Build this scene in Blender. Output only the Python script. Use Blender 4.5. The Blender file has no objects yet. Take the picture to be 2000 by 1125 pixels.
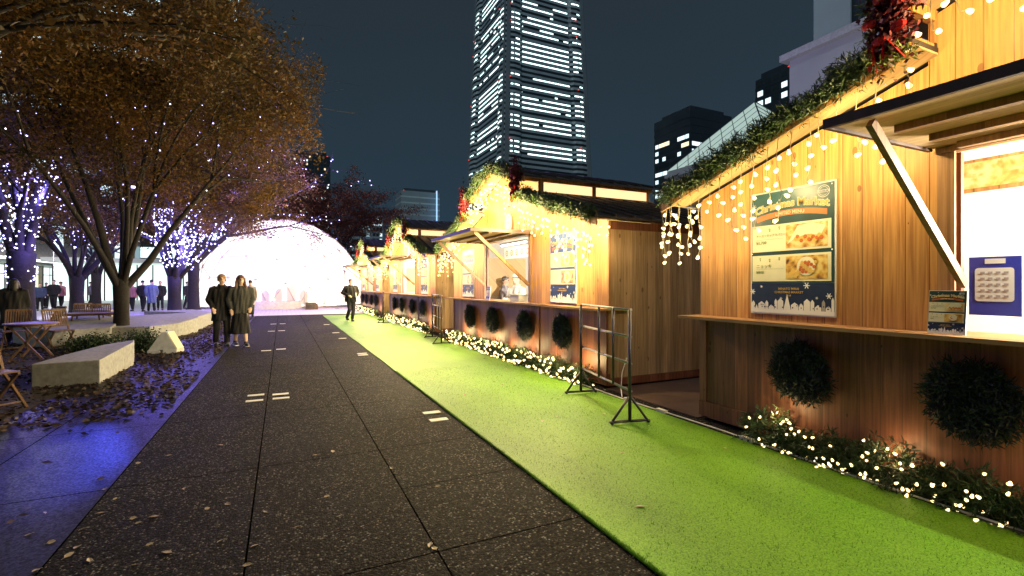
import bpy, bmesh, math, random
import numpy as np
from mathutils import Vector, Matrix
R = math.radians
rnd = random.Random(7)
C = bpy.context.scene.collection
scene = bpy.context.scene

# ------------------------------------------------------------------ camera
TH = R(25.5)
cam_d = bpy.data.cameras.new('camera'); cam = bpy.data.objects.new('camera', cam_d); C.objects.link(cam)
cam.location = (0, 0, 1.5); cam.rotation_euler = (R(90), 0, -TH)
cam_d.sensor_width = 36; cam_d.lens = 940/2000*36; cam_d.shift_y = -0.00325
cam_d.clip_start = 0.05; cam_d.clip_end = 3000
scene.camera = cam

def at(u, f, z=None, v=None):
    """point at photograph column u and depth f"""
    r = (u-1000)/940*f
    x = r*math.cos(TH)+f*math.sin(TH); y = -r*math.sin(TH)+f*math.cos(TH)
    if z is None: z = 1.5+(556-v)/940*f
    return Vector((x, y, z))
def gnd(u, v):
    return at(u, 1410/(v-556), 0)

# ------------------------------------------------------------------ world
W = bpy.data.worlds.new('World'); scene.world = W; W.use_nodes = True
nt = W.node_tree; bg = nt.nodes['Background']
tc = nt.nodes.new('ShaderNodeTexCoord'); sp = nt.nodes.new('ShaderNodeSeparateXYZ')
rp = nt.nodes.new('ShaderNodeValToRGB'); nz = nt.nodes.new('ShaderNodeTexNoise'); nz.inputs['Scale'].default_value = 1.6; nz.inputs['Detail'].default_value = 3
ma = nt.nodes.new('ShaderNodeMath'); ma.operation = 'MULTIPLY_ADD'; ma.inputs[1].default_value = .34
nt.links.new(tc.outputs['Generated'], sp.inputs[0]); nt.links.new(tc.outputs['Generated'], nz.inputs['Vector'])
nt.links.new(nz.outputs['Fac'], ma.inputs[0]); nt.links.new(sp.outputs['Z'], ma.inputs[2]); nt.links.new(ma.outputs[0], rp.inputs[0])
e = rp.color_ramp.elements
e[0].position = 0.06; e[0].color = (0.010, 0.027, 0.048, 1)
e[1].position = 0.75; e[1].color = (0.012, 0.018, 0.024, 1)
k = rp.color_ramp.elements.new(0.35); k.color = (0.0125, 0.0245, 0.036, 1)
nt.links.new(rp.outputs[0], bg.inputs[0]); bg.inputs[1].default_value = 1.4

# dim glow of the city / moon
sd = bpy.data.lights.new('moon_light', 'SUN'); so = bpy.data.objects.new('moon_light', sd); C.objects.link(so)
sd.energy = 0.28; sd.color = (.75, .88, 1); sd.angle = R(12); so.rotation_euler = (R(52), 0, R(-48))

scene.view_settings.view_transform = 'Standard'; scene.view_settings.look = 'None'
scene.view_settings.exposure = 0.3; scene.view_settings.gamma = 1
cy = scene.cycles
cy.use_denoising = True
try: cy.denoiser = 'OPENIMAGEDENOISE'
except Exception: pass
cy.max_bounces = 5; cy.diffuse_bounces = 3; cy.glossy_bounces = 2; cy.transmission_bounces = 3; cy.transparent_max_bounces = 6
cy.sample_clamp_indirect = 1.0; cy.sample_clamp_direct = 12; cy.use_light_tree = True
cy.caustics_reflective = False; cy.caustics_refractive = False
cy.use_adaptive_sampling = True; cy.adaptive_threshold = 0.01

# ------------------------------------------------------------------ materials
MATS = {}
def newmat(name):
    m = bpy.data.materials.new(name); m.use_nodes = True; MATS[name] = m
    return m, m.node_tree, m.node_tree.nodes['Principled BSDF']
def N(nt, t, **kw):
    n = nt.nodes.new(t)
    for k, v in kw.items():
        if k in n.inputs.keys() if hasattr(n.inputs, 'keys') else False: n.inputs[k].default_value = v
        else: setattr(n, k, v)
    return n
def L(nt, a, b): nt.links.new(a, b)
def ramp(nt, fac, stops):
    r = nt.nodes.new('ShaderNodeValToRGB'); el = r.color_ramp.elements
    while len(el) < len(stops): el.new(.5)
    for e_, (p, c) in zip(el, stops): e_.position = p; e_.color = (*c, 1)
    L(nt, fac, r.inputs[0]); return r.outputs[0]
def coord(nt, scale=(1, 1, 1)):
    t = nt.nodes.new('ShaderNodeTexCoord'); mp = nt.nodes.new('ShaderNodeMapping'); mp.inputs['Scale'].default_value = scale
    L(nt, t.outputs['Object'], mp.inputs[0]); return mp.outputs[0]
def math_(nt, op, a, b=None, c=None):
    n = nt.nodes.new('ShaderNodeMath'); n.operation = op
    for i, s in enumerate((a, b, c)):
        if s is None: continue
        if isinstance(s, (int, float)): n.inputs[i].default_value = s
        else: L(nt, s, n.inputs[i])
    return n.outputs[0]
def bumpit(nt, bs, h, strength=.3, dist=.01):
    b = nt.nodes.new('ShaderNodeBump'); b.inputs['Strength'].default_value = strength; b.inputs['Distance'].default_value = dist
    L(nt, h, b.inputs['Height']); L(nt, b.outputs[0], bs.inputs['Normal'])
def plain(name, col, rough=.6, var=.25, scale=6, metal=0, bump=.15, spec=.4):
    m, nt, bs = newmat(name)
    bs.inputs['Roughness'].default_value = rough; bs.inputs['Metallic'].default_value = metal
    bs.inputs['Specular IOR Level'].default_value = spec
    n = N(nt, 'ShaderNodeTexNoise'); n.inputs['Scale'].default_value = scale; n.inputs['Detail'].default_value = 6
    L(nt, coord(nt), n.inputs['Vector'])
    a = tuple(max(0, c*(1-var)) for c in col); b = tuple(min(1, c*(1+var)) for c in col)
    L(nt, ramp(nt, n.outputs['Fac'], [(.3, a), (.7, b)]), bs.inputs['Base Color'])
    if bump: bumpit(nt, bs, n.outputs['Fac'], bump, .01)
    return m
def emit(name, col, st, sample=False):
    m = bpy.data.materials.new(name); m.use_nodes = True; nt = m.node_tree
    nt.nodes.remove(nt.nodes['Principled BSDF'])
    e_ = nt.nodes.new('ShaderNodeEmission'); e_.inputs[0].default_value = (*col, 1); e_.inputs[1].default_value = st
    L(nt, e_.outputs[0], nt.nodes['Material Output'].inputs[0])
    if not sample:
        try: m.cycles.emission_sampling = 'NONE'
        except Exception: pass
    MATS[name] = m; return m
def wood(name, base, dark, plank=.14, rough=.5, vert=True, knots=True, seam=.35):
    """sawn boards; the boards run along z (vert) or along y"""
    m, nt, bs = newmat(name)
    t = nt.nodes.new('ShaderNodeTexCoord'); s = nt.nodes.new('ShaderNodeSeparateXYZ'); L(nt, t.outputs['Object'], s.inputs[0])
    if vert: across = math_(nt, 'ADD', s.outputs[0], s.outputs[1]); along = s.outputs[2]
    else: across = math_(nt, 'ADD', s.outputs[0], s.outputs[2]); along = s.outputs[1]
    q = math_(nt, 'DIVIDE', across, plank); idx = math_(nt, 'FLOOR', q); fr = math_(nt, 'FRACT', q)
    wn = nt.nodes.new('ShaderNodeTexWhiteNoise'); wn.noise_dimensions = '1D'; L(nt, idx, wn.inputs['W'])
    cb = nt.nodes.new('ShaderNodeCombineXYZ')
    L(nt, math_(nt, 'MULTIPLY', across, 42), cb.inputs[0]); L(nt, math_(nt, 'MULTIPLY_ADD', wn.outputs[0], 37.0, math_(nt, 'MULTIPLY', along, 1.6)), cb.inputs[1])
    L(nt, math_(nt, 'MULTIPLY', idx, 5.3), cb.inputs[2])
    n = N(nt, 'ShaderNodeTexNoise'); n.inputs['Scale'].default_value = 1; n.inputs['Detail'].default_value = 5; n.inputs['Distortion'].default_value = .6
    L(nt, cb.outputs[0], n.inputs['Vector'])
    col = ramp(nt, n.outputs['Fac'], [(.3, dark), (.62, base), (.85, tuple(min(1, c*1.25) for c in base))])
    # board to board tone
    hs = nt.nodes.new('ShaderNodeHueSaturation'); L(nt, col, hs.inputs['Color'])
    L(nt, math_(nt, 'MULTIPLY_ADD', wn.outputs[0], .5, .75), hs.inputs['Value'])
    out = hs.outputs[0]
    if knots:
        cb2 = nt.nodes.new('ShaderNodeCombineXYZ')
        L(nt, math_(nt, 'MULTIPLY', across, 7.5), cb2.inputs[0]); L(nt, math_(nt, 'MULTIPLY_ADD', wn.outputs[0], 9.0, math_(nt, 'MULTIPLY', along, 4.2)), cb2.inputs[1])
        vo = nt.nodes.new('ShaderNodeTexVoronoi'); vo.inputs['Scale'].default_value = 1; L(nt, cb2.outputs[0], vo.inputs['Vector'])
        ss = nt.nodes.new('ShaderNodeSeparateColor'); L(nt, vo.outputs['Color'], ss.inputs[0])
        k_ = math_(nt, 'MULTIPLY', math_(nt, 'LESS_THAN', vo.outputs['Distance'], math_(nt, 'MULTIPLY_ADD', ss.outputs[0], .13, .03)), math_(nt, 'GREATER_THAN', ss.outputs[1], .42))
        mx = nt.nodes.new('ShaderNodeMixRGB'); mx.inputs[2].default_value = (*[c*.35 for c in dark], 1); L(nt, out, mx.inputs[1]); L(nt, math_(nt, 'MULTIPLY', k_, .75), mx.inputs[0]); out = mx.outputs[0]
    e1 = math_(nt, 'LESS_THAN', fr, .045)
    mx = nt.nodes.new('ShaderNodeMixRGB'); mx.inputs[2].default_value = (*[c*.3 for c in dark], 1); L(nt, out, mx.inputs[1]); L(nt, math_(nt, 'MULTIPLY', e1, seam), mx.inputs[0])
    L(nt, mx.outputs[0], bs.inputs['Base Color'])
    bs.inputs['Roughness'].default_value = rough; bs.inputs['Specular IOR Level'].default_value = .35
    bumpit(nt, bs, math_(nt, 'SUBTRACT', n.outputs['Fac'], e1), .25, .004)
    return m

wood('cedar', (.54, .29, .095), (.31, .13, .04), .15, seam=.85)
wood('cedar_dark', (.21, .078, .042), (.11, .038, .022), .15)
wood('cedar_grey', (.46, .31, .18), (.28, .17, .09), .15)
wood('plywood', (.66, .46, .24), (.5, .32, .16), .6, knots=False, vert=False, seam=.15)
wood('timber', (.34, .19, .09), (.22, .11, .05), .4, knots=False)
wood('counter_wood', (.40, .22, .10), (.26, .13, .06), .5, vert=False, knots=False)
wood('teak', (.19, .11, .06), (.11, .06, .032), .5, knots=False)
plain('roof_dark', (.035, .028, .028), .55, .4, 9, bump=.3)
plain('edge_dark', (.075, .045, .035), .5)
plain('white_panel', (.78, .76, .72), .6, .05)
plain('steel_dark', (.05, .045, .05), .35, .3, 12, metal=.6)
plain('steel_light', (.55, .52, .5), .3, .2, 12, metal=.8)
plain('concrete', (.33, .33, .32), .8, .22, 14, bump=.4)
plain('concrete_white', (.62, .61, .58), .7, .15, 10)
plain('cable_white', (.7, .68, .62), .5, .1)
plain('cable_clear', (.75, .65, .4), .4, .1)
plain('needle', (.022, .047, .013), .55, .6, 5, bump=0)
plain('needle_light', (.12, .17, .035), .55, .4, 5, bump=0)
plain('needle_dark', (.008, .014, .008), .6, .5, 5, bump=0)
plain('ribbon_red', (.085, .006, .010), .55, .5, 18)
plain('ribbon_bright', (.55, .02, .015), .45, .3, 12)
plain('navy', (.012, .025, .07), .35, .2)
plain('blue_board', (.02, .035, .35), .35, .15)
plain('green_navy', (.02, .055, .06), .35, .3, 3)
plain('cream', (.72, .70, .50), .5, .06)
plain('white_paint', (.8, .8, .8), .5, .05)
plain('grey_print', (.35, .35, .36), .5, .1)
plain('gold_print', (.65, .42, .1), .4, .15)
plain('orange_print', (.5, .13, .03), .4, .15)
plain('green_print', (.16, .22, .03), .5, .1)
plain('skin', (.66, .44, .33), .5, .06, bump=0)
plain('hair_black', (.012, .010, .010), .5, .4, 60)
plain('hair_blond', (.30, .17, .08), .5, .4, 60)
plain('hair_brown', (.10, .05, .03), .5, .4, 60)
plain('cloth_black', (.006, .006, .007), .85, .35, 30)
plain('cloth_charcoal', (.042, .044, .042), .9, .5, 60)
plain('cloth_grey', (.14, .13, .15), .9, .35, 40)
plain('cloth_pale', (.36, .33, .35), .85, .15, 30)
plain('cloth_navy', (.03, .045, .10), .85, .35, 30)
plain('cloth_blue', (.10, .14, .26), .85, .3, 40)
plain('cloth_white', (.75, .75, .74), .8, .06)
plain('cloth_pink', (.35, .16, .16), .8, .2)
plain('shoe_black', (.02, .02, .02), .4)
plain('lip', (.30, .08, .07), .5, .05)
plain('bark', (.011, .009, .009), .85, .5, 14, bump=.8)
plain('glass_dark', (.06, .085, .09), .15, .3, .05, bump=0)
plain('tower_stone', (.40, .46, .46), .6, .12, .05, bump=0)
plain('tower_band', (.74, .86, .85), .6, .15, .06, bump=0)
plain('block_dark', (.06, .085, .10), .6, .2, .05, bump=0)
plain('block_pale', (.42, .50, .54), .6, .15, .05, bump=0)
plain('brick_grey', (.26, .24, .25), .8, .2, 3)
plain('wall_white', (.55, .56, .54), .7, .06, .4)
plain('vinyl', (.62, .58, .66), .25, .12, 8)
plain('foam_white', (.8, .8, .8), .6, .05)
emit('bulb_warm', (1.0, .72, .30), 3.2)
emit('bulb_violet', (.50, .46, 1.0), 5.5)
emit('bulb_white', (1, .97, .9), 12)
emit('window_cool', (.72, .93, 1.0), 1.25)
emit('window_cool_dim', (.45, .66, .72), .5)
emit('window_warm', (1, .82, .5), 1.3)
emit('beacon_red', (1, .08, .06), 1.2)
emit('shop_light', (.80, 1.0, .95), 1.3)
emit('shop_yellow', (.95, .95, .62), 1.1)
emit('strip_white', (1, .98, .95), 2.5)
emit('clerestory_glow', (1.0, .62, .30), 1.35)
emit('pyramid_glow', (.55, .74, .68), .62)

def leafmat(name, c1, c2, c3, trans=.35):
    m, nt, bs = newmat(name)
    n = N(nt, 'ShaderNodeTexNoise'); n.inputs['Scale'].default_value = .6; n.inputs['Detail'].default_value = 4; L(nt, coord(nt), n.inputs['Vector'])
    n2 = N(nt, 'ShaderNodeTexNoise'); n2.inputs['Scale'].default_value = 22; L(nt, coord(nt), n2.inputs['Vector'])
    f = math_(nt, 'ADD', math_(nt, 'MULTIPLY', n.outputs['Fac'], .65), math_(nt, 'MULTIPLY', n2.outputs['Fac'], .35))
    col = ramp(nt, f, [(.36, c1), (.5, c2), (.62, c3)])
    L(nt, col, bs.inputs['Base Color']); bs.inputs['Roughness'].default_value = .6; bs.inputs['Specular IOR Level'].default_value = .2
    tr = nt.nodes.new('ShaderNodeBsdfTranslucent'); L(nt, col, tr.inputs[0]); mx = nt.nodes.new('ShaderNodeMixShader'); mx.inputs[0].default_value = trans
    L(nt, bs.outputs[0], mx.inputs[1]); L(nt, tr.outputs[0], mx.inputs[2]); L(nt, mx.outputs[0], nt.nodes['Material Output'].inputs[0])
leafmat('leaf_rust', (.028, .023, .008), (.095, .056, .014), (.21, .105, .023))
leafmat('leaf_olive_shade', (.022, .024, .010), (.060, .038, .013), (.115, .055, .018))  # darker olive leaves, the shade of the near crown put into their colour
leafmat('leaf_red', (.10, .04, .03), (.18, .06, .04), (.25, .08, .05))
leafmat('leaf_dry', (.022, .014, .011), (.038, .024, .017), (.075, .048, .032), .1)

def dome_skin():
    m, nt, bs = newmat('dome_membrane')
    bs.inputs['Base Color'].default_value = (.8, .76, .76, 1); bs.inputs['Roughness'].default_value = .4
    tr = nt.nodes.new('ShaderNodeBsdfTranslucent'); mx = nt.nodes.new('ShaderNodeMixShader'); mx.inputs[0].default_value = .6
    n = N(nt, 'ShaderNodeTexNoise'); n.inputs['Scale'].default_value = 1.3; n.inputs['Detail'].default_value = 5; L(nt, coord(nt, (1, 1, .25)), n.inputs['Vector'])
    L(nt, ramp(nt, n.outputs['Fac'], [(.3, (.86, .80, .76)), (.7, (.94, .90, .86))]), tr.inputs[0])
    L(nt, bs.outputs[0], mx.inputs[1]); L(nt, tr.outputs[0], mx.inputs[2]); L(nt, mx.outputs[0], nt.nodes['Material Output'].inputs[0])
dome_skin()

def food(name, c, seed, sc=9):
    m, nt, bs = newmat(name)
    mp = coord(nt); v = nt.nodes.new('ShaderNodeTexVoronoi'); v.inputs['Scale'].default_value = sc*2; L(nt, mp, v.inputs['Vector']); 
    n = N(nt, 'ShaderNodeTexNoise'); n.inputs['Scale'].default_value = sc; n.inputs['Detail'].default_value = 5; n.inputs['Distortion'].default_value = 1.5
    n.noise_dimensions = '4D'; n.inputs['W'].default_value = seed; L(nt, mp, n.inputs['Vector'])
    f = math_(nt, 'MULTIPLY_ADD', v.outputs['Distance'], .35, math_(nt, 'MULTIPLY', n.outputs['Fac'], .9))
    L(nt, ramp(nt, f, [(.35, c[0]), (.5, c[1]), (.62, c[2]), (.75, c[3])]), bs.inputs['Base Color']); bs.inputs['Roughness'].default_value = .35
food('food_wrap', [(.15, .06, .02), (.45, .22, .05), (.62, .42, .12), (.75, .62, .3)], 1)
food('food_gnocchi', [(.03, .02, .02), (.35, .16, .03), (.6, .38, .08), (.7, .55, .2)], 5)
food('food_dark', [(.02, .015, .015), (.10, .05, .03), (.3, .13, .05), (.35, .25, .1)], 9)

def pavement():
    m, nt, bs = newmat('pavement')
    t = nt.nodes.new('ShaderNodeTexCoord'); s = nt.nodes.new('ShaderNodeSeparateXYZ'); L(nt, t.outputs['Object'], s.inputs[0])
    X, Y = s.outputs[0], s.outputs[1]
    vo = nt.nodes.new('ShaderNodeTexVoronoi'); vo.inputs['Scale'].default_value = 84; L(nt, t.outputs['Object'], vo.inputs['Vector'])
    sc = nt.nodes.new('ShaderNodeSeparateColor'); L(nt, vo.outputs['Color'], sc.inputs[0])
    agg = ramp(nt, sc.outputs[0], [(.0, (.003, .003, .003)), (.45, (.010, .0095, .009)), (.75, (.033, .031, .028)), (.9, (.085, .08, .07)), (.975, (.24, .225, .2))])
    dk = math_(nt, 'GREATER_THAN', vo.outputs['Distance'], .52)
    big = N(nt, 'ShaderNodeTexNoise'); big.inputs['Scale'].default_value = .9; big.inputs['Detail'].default_value = 5; L(nt, t.outputs['Object'], big.inputs['Vector'])
    mx = nt.nodes.new('ShaderNodeMixRGB'); mx.inputs[2].default_value = (.012, .011, .01, 1); L(nt, agg, mx.inputs[1]); L(nt, math_(nt, 'MULTIPLY', dk, .8), mx.inputs[0])
    hs = nt.nodes.new('ShaderNodeHueSaturation'); L(nt, mx.outputs[0], hs.inputs['Color']); L(nt, math_(nt, 'MULTIPLY_ADD', big.outputs['Fac'], 1.1, .12), hs.inputs['Value'])
    # smooth slabs on the left
    fn = N(nt, 'ShaderNodeTexNoise'); fn.inputs['Scale'].default_value = 30; fn.inputs['Detail'].default_value = 6; L(nt, t.outputs['Object'], fn.inputs['Vector'])
    smooth = ramp(nt, fn.outputs['Fac'], [(.3, (.004, .004, .005)), (.7, (.016, .016, .019))])
    left = math_(nt, 'LESS_THAN', X, -1.15)
    m2 = nt.nodes.new('ShaderNodeMixRGB'); L(nt, hs.outputs[0], m2.inputs[1]); L(nt, smooth, m2.inputs[2]); L(nt, left, m2.inputs[0])
    def joint(c, off, per, w):
        f = math_(nt, 'FRACT', math_(nt, 'DIVIDE', math_(nt, 'ADD', c, off), per))
        d = math_(nt, 'ABSOLUTE', math_(nt, 'SUBTRACT', f, .5))
        return math_(nt, 'GREATER_THAN', d, .5-w/per)
    jx = joint(X, .18, .97, .0055)
    jyA = joint(Y, -3.54, .92, .0055); jyB = joint(Y, -6.3, 1.84, .0055)
    isr = math_(nt, 'GREATER_THAN', X, .79)
    jy = math_(nt, 'ADD', math_(nt, 'MULTIPLY', jyA, isr), math_(nt, 'MULTIPLY', jyB, math_(nt, 'SUBTRACT', 1, isr)))
    j = math_(nt, 'MAXIMUM', jx, jy)
    m3 = nt.nodes.new('ShaderNodeMixRGB'); m3.inputs[2].default_value = (.001, .001, .001, 1); L(nt, m2.outputs[0], m3.inputs[1]); L(nt, math_(nt, 'MULTIPLY', j, .97), m3.inputs[0])
    L(nt, m3.outputs[0], bs.inputs['Base Color'])
    rl = math_(nt, 'SUBTRACT', 1, left)
    rr = math_(nt, 'MULTIPLY_ADD', rl, .34, math_(nt, 'MULTIPLY_ADD', big.outputs['Fac'], .2, math_(nt, 'MULTIPLY_ADD', sc.outputs[1], .3, .22)))
    L(nt, rr, bs.inputs['Roughness']); L(nt, math_(nt, 'MULTIPLY', math_(nt, 'SUBTRACT', 1, j), math_(nt, 'MULTIPLY_ADD', left, .03, .05)), bs.inputs['Specular IOR Level'])
    h = math_(nt, 'SUBTRACT', math_(nt, 'ADD', math_(nt, 'MULTIPLY', math_(nt, 'MULTIPLY', vo.outputs['Distance'], -1), rl), math_(nt, 'MULTIPLY', fn.outputs['Fac'], .25)), math_(nt, 'MULTIPLY', j, 1.2))
    bumpit(nt, bs, h, .55, .005)
pavement()
def turf():
    m, nt, bs = newmat('turf')
    c = coord(nt)
    n = N(nt, 'ShaderNodeTexNoise'); n.inputs['Scale'].default_value = 95; n.inputs['Detail'].default_value = 3; L(nt, c, n.inputs['Vector'])
    b = N(nt, 'ShaderNodeTexNoise'); b.inputs['Scale'].default_value = 1.3; b.inputs['Detail'].default_value = 5; L(nt, coord(nt, (1, .45, 1)), b.inputs['Vector'])
    f = math_(nt, 'ADD', math_(nt, 'MULTIPLY', n.outputs['Fac'], .75), math_(nt, 'MULTIPLY', b.outputs['Fac'], .42))
    L(nt, ramp(nt, f, [(.40, (.035, .12, .002)), (.57, (.088, .22, .003)), (.76, (.15, .32, .012))]), bs.inputs['Base Color'])
    bs.inputs['Roughness'].default_value = .6; bs.inputs['Specular IOR Level'].default_value = .3
    bumpit(nt, bs, n.outputs['Fac'], .45, .010)
turf()
def earth():
    m, nt, bs = newmat('earth')
    n = N(nt, 'ShaderNodeTexNoise'); n.inputs['Scale'].default_value = 5; n.inputs['Detail'].default_value = 8; L(nt, coord(nt), n.inputs['Vector'])
    L(nt, ramp(nt, n.outputs['Fac'], [(.3, (.009, .007, .006)), (.7, (.03, .022, .018))]), bs.inputs['Base Color']); bs.inputs['Roughness'].default_value = .8
    bumpit(nt, bs, n.outputs['Fac'], .6, .03)
earth()
def plaza():
    m, nt, bs = newmat('plaza_paving')
    br = nt.nodes.new('ShaderNodeTexBrick'); br.inputs['Scale'].default_value = 1.2; br.inputs['Color1'].default_value = (.50, .47, .44, 1); br.inputs['Color2'].default_value = (.58, .55, .51, 1); br.inputs['Mortar'].default_value = (.12, .11, .1, 1); br.inputs['Mortar Size'].default_value = .01
    L(nt, coord(nt), br.inputs['Vector']); L(nt, br.outputs[0], bs.inputs['Base Color']); bs.inputs['Roughness'].default_value = .45
plaza()

# ------------------------------------------------------------------ mesh helpers
class MB:
    def __init__(s): s.v = []; s.f = []; s.m = []
    def add(s, vs, fs, mi=0):
        o = len(s.v); s.v += [tuple(p) for p in vs]
        for f in fs: s.f.append(tuple(i+o for i in f)); s.m.append(mi)
        return s
    def box(s, x0, x1, y0, y1, z0, z1, mi=0, M=None):
        vs = [Vector((x, y, z)) for z in (z0, z1) for y in (y0, y1) for x in (x0, x1)]
        if M is not None: vs = [M @ p for p in vs]
        return s.add(vs, [(0, 2, 3, 1), (4, 5, 7, 6), (0, 1, 5, 4), (1, 3, 7, 5), (3, 2, 6, 7), (2, 0, 4, 6)], mi)
    def bar(s, a, b, w, h, mi=0, up=(0, 0, 1)):
        a = Vector(a); b = Vector(b); d = (b-a).normalized(); up = Vector(up)
        if abs(d.dot(up)) > .98: up = Vector((1, 0, 0))
        x = d.cross(up).normalized()*w/2; y = x.cross(d).normalized()*h/2
        vs = [p+sx*x+sy*y for p in (a, b) for sx, sy in ((-1, -1), (1, -1), (1, 1), (-1, 1))]
        return s.add(vs, [(0, 1, 2, 3), (7, 6, 5, 4), (0, 4, 5, 1), (1, 5, 6, 2), (2, 6, 7, 3), (3, 7, 4, 0)], mi)
    def tube(s, pts, rad, n=8, mi=0, cap=True, ry=1):
        pts = [Vector(p) for p in pts]
        if not hasattr(rad, '__len__'): rad = [rad]*len(pts)
        rings = []; ref = None
        for i, p in enumerate(pts):
            d = (pts[min(i+1, len(pts)-1)]-pts[max(i-1, 0)])
            d = d.normalized() if d.length > 1e-9 else Vector((0, 0, 1))
            if ref is None: ref = Vector((1, 0, 0)) if abs(d.x) < .8 else Vector((0, 1, 0))
            x = (ref-d*ref.dot(d)).normalized(); ref = x; y = d.cross(x)
            rings.append([p+rad[i]*(math.cos(2*math.pi*k/n)*x+ry*math.sin(2*math.pi*k/n)*y) for k in range(n)])
        o = []; fs = []
        for r in rings: o += r
        for i in range(len(rings)-1):
            for k in range(n):
                k2 = (k+1) % n; fs.append((i*n+k, i*n+k2, (i+1)*n+k2, (i+1)*n+k))
        if cap:
            fs.append(tuple(reversed(range(n)))); fs.append(tuple(range((len(rings)-1)*n, len(rings)*n)))
        return s.add(o, fs, mi)
    def ell(s, c, r, nu=10, nv=7, mi=0, M=None):
        c = Vector(c); vs = [Vector((0, 0, -1))]
        for j in range(1, nv):
            t = -math.pi/2+math.pi*j/nv
            for i in range(nu):
                a = 2*math.pi*i/nu; vs.append(Vector((math.cos(t)*math.cos(a), math.cos(t)*math.sin(a), math.sin(t))))
        vs.append(Vector((0, 0, 1)))
        vs = [Vector((p.x*r[0], p.y*r[1], p.z*r[2])) for p in vs]
        if M is not None: vs = [M @ p for p in vs]
        vs = [p+c for p in vs]; fs = []
        for i in range(nu): fs.append((0, 1+(i+1) % nu, 1+i))
        for j in range(nv-2):
            for i in range(nu):
                a = 1+j*nu; fs.append((a+i, a+(i+1) % nu, a+nu+(i+1) % nu, a+nu+i))
        a = 1+(nv-2)*nu; t = len(vs)-1
        for i in range(nu): fs.append((a+i, a+(i+1) % nu, t))
        return s.add(vs, fs, mi)
    def loft(s, rings, n=16, mi=0):
        """rings: (cx, cy, z, rx, ry)"""
        vs = []; fs = []
        for cx, cy_, z, rx, ry in rings:
            vs += [(cx+rx*math.cos(2*math.pi*k/n), cy_+ry*math.sin(2*math.pi*k/n), z) for k in range(n)]
        for i in range(len(rings)-1):
            for k in range(n): fs.append((i*n+k, i*n+(k+1) % n, (i+1)*n+(k+1) % n, (i+1)*n+k))
        fs.append(tuple(reversed(range(n)))); fs.append(tuple(range((len(rings)-1)*n, len(rings)*n)))
        if rings[0][2] > rings[-1][2]: fs = [tuple(reversed(f)) for f in fs]
        return s.add(vs, fs, mi)
    def prism(s, poly, axis, a, b, mi=0):
        """poly of 2D points extruded along axis ('x','y','z') from a to b"""
        def P(p, t):
            return {'x': (t, p[0], p[1]), 'y': (p[0], t, p[1]), 'z': (p[0], p[1], t)}[axis]
        n = len(poly); vs = [P(p, a) for p in poly]+[P(p, b) for p in poly]
        fs = [tuple(range(n)), tuple(reversed(range(n, 2*n)))]+[(i, i+n, (i+1) % n+n, (i+1) % n) for i in range(n)]
        return s.add(vs, fs, mi)
    def mesh(s, name, mats, smooth=False, fix=True):
        me = bpy.data.meshes.new(name); me.from_pydata(s.v, [], s.f)
        if isinstance(mats, str): mats = [mats]
        for m in mats: me.materials.append(MATS[m])
        if len(mats) > 1: me.polygons.foreach_set('material_index', s.m)
        if fix and len(s.f) < 30000:
            bm = bmesh.new(); bm.from_mesh(me); bmesh.ops.recalc_face_normals(bm, faces=bm.faces); bm.to_mesh(me); bm.free()
        if smooth: me.polygons.foreach_set('use_smooth', [True]*len(me.polygons))
        me.update(); return me
    def build(s, name, mats, parent=None, smooth=False, loc=None, fix=True):
        return link(name, s.mesh(name, mats, smooth, fix), parent, loc)
def link(name, me, parent=None, loc=None):
    o = bpy.data.objects.new(name, me); C.objects.link(o)
    if parent is not None: o.parent = parent
    if loc is not None: o.location = loc
    return o
def tag(o, label=None, cat=None, group=None, kind=None):
    if label: o['label'] = label
    if cat: o['category'] = cat
    if group: o['group'] = group
    if kind: o['kind'] = kind
    return o
def empty(name, loc, label, cat, group=None, rz=0):
    o = bpy.data.objects.new(name, None); C.objects.link(o); o.location = loc; o.rotation_euler = (0, 0, rz); o.empty_display_size = .2
    return tag(o, label, cat, group)
def copy_tree(o, parent=None):
    c = o.copy(); C.objects.link(c); c.parent = parent
    for ch in list(o.children): copy_tree(ch, c)
    return c
def lamp(parent, loc, power, col, rad=.03, name='lamp_light'):
    d = bpy.data.lights.new(name, 'POINT'); d.energy = power; d.color = col; d.shadow_soft_size = rad
    o = bpy.data.objects.new(name, d); C.objects.link(o); o.location = loc
    if parent is not None: o.parent = parent
    return o
def npmesh(name, V, F, mat, smooth=False):
    """V (n,3), F (m,4) numpy"""
    me = bpy.data.meshes.new(name); me.vertices.add(len(V)); me.vertices.foreach_set('co', np.ascontiguousarray(V, dtype=np.float32).ravel())
    k = F.shape[1]; me.loops.add(F.size); me.loops.foreach_set('vertex_index', np.ascontiguousarray(F, dtype=np.int32).ravel())
    me.polygons.add(len(F)); me.polygons.foreach_set('loop_start', np.arange(0, F.size, k, dtype=np.int32)); me.polygons.foreach_set('loop_total', np.full(len(F), k, dtype=np.int32))
    me.materials.append(MATS[mat]); me.update(calc_edges=True); return me
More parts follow.
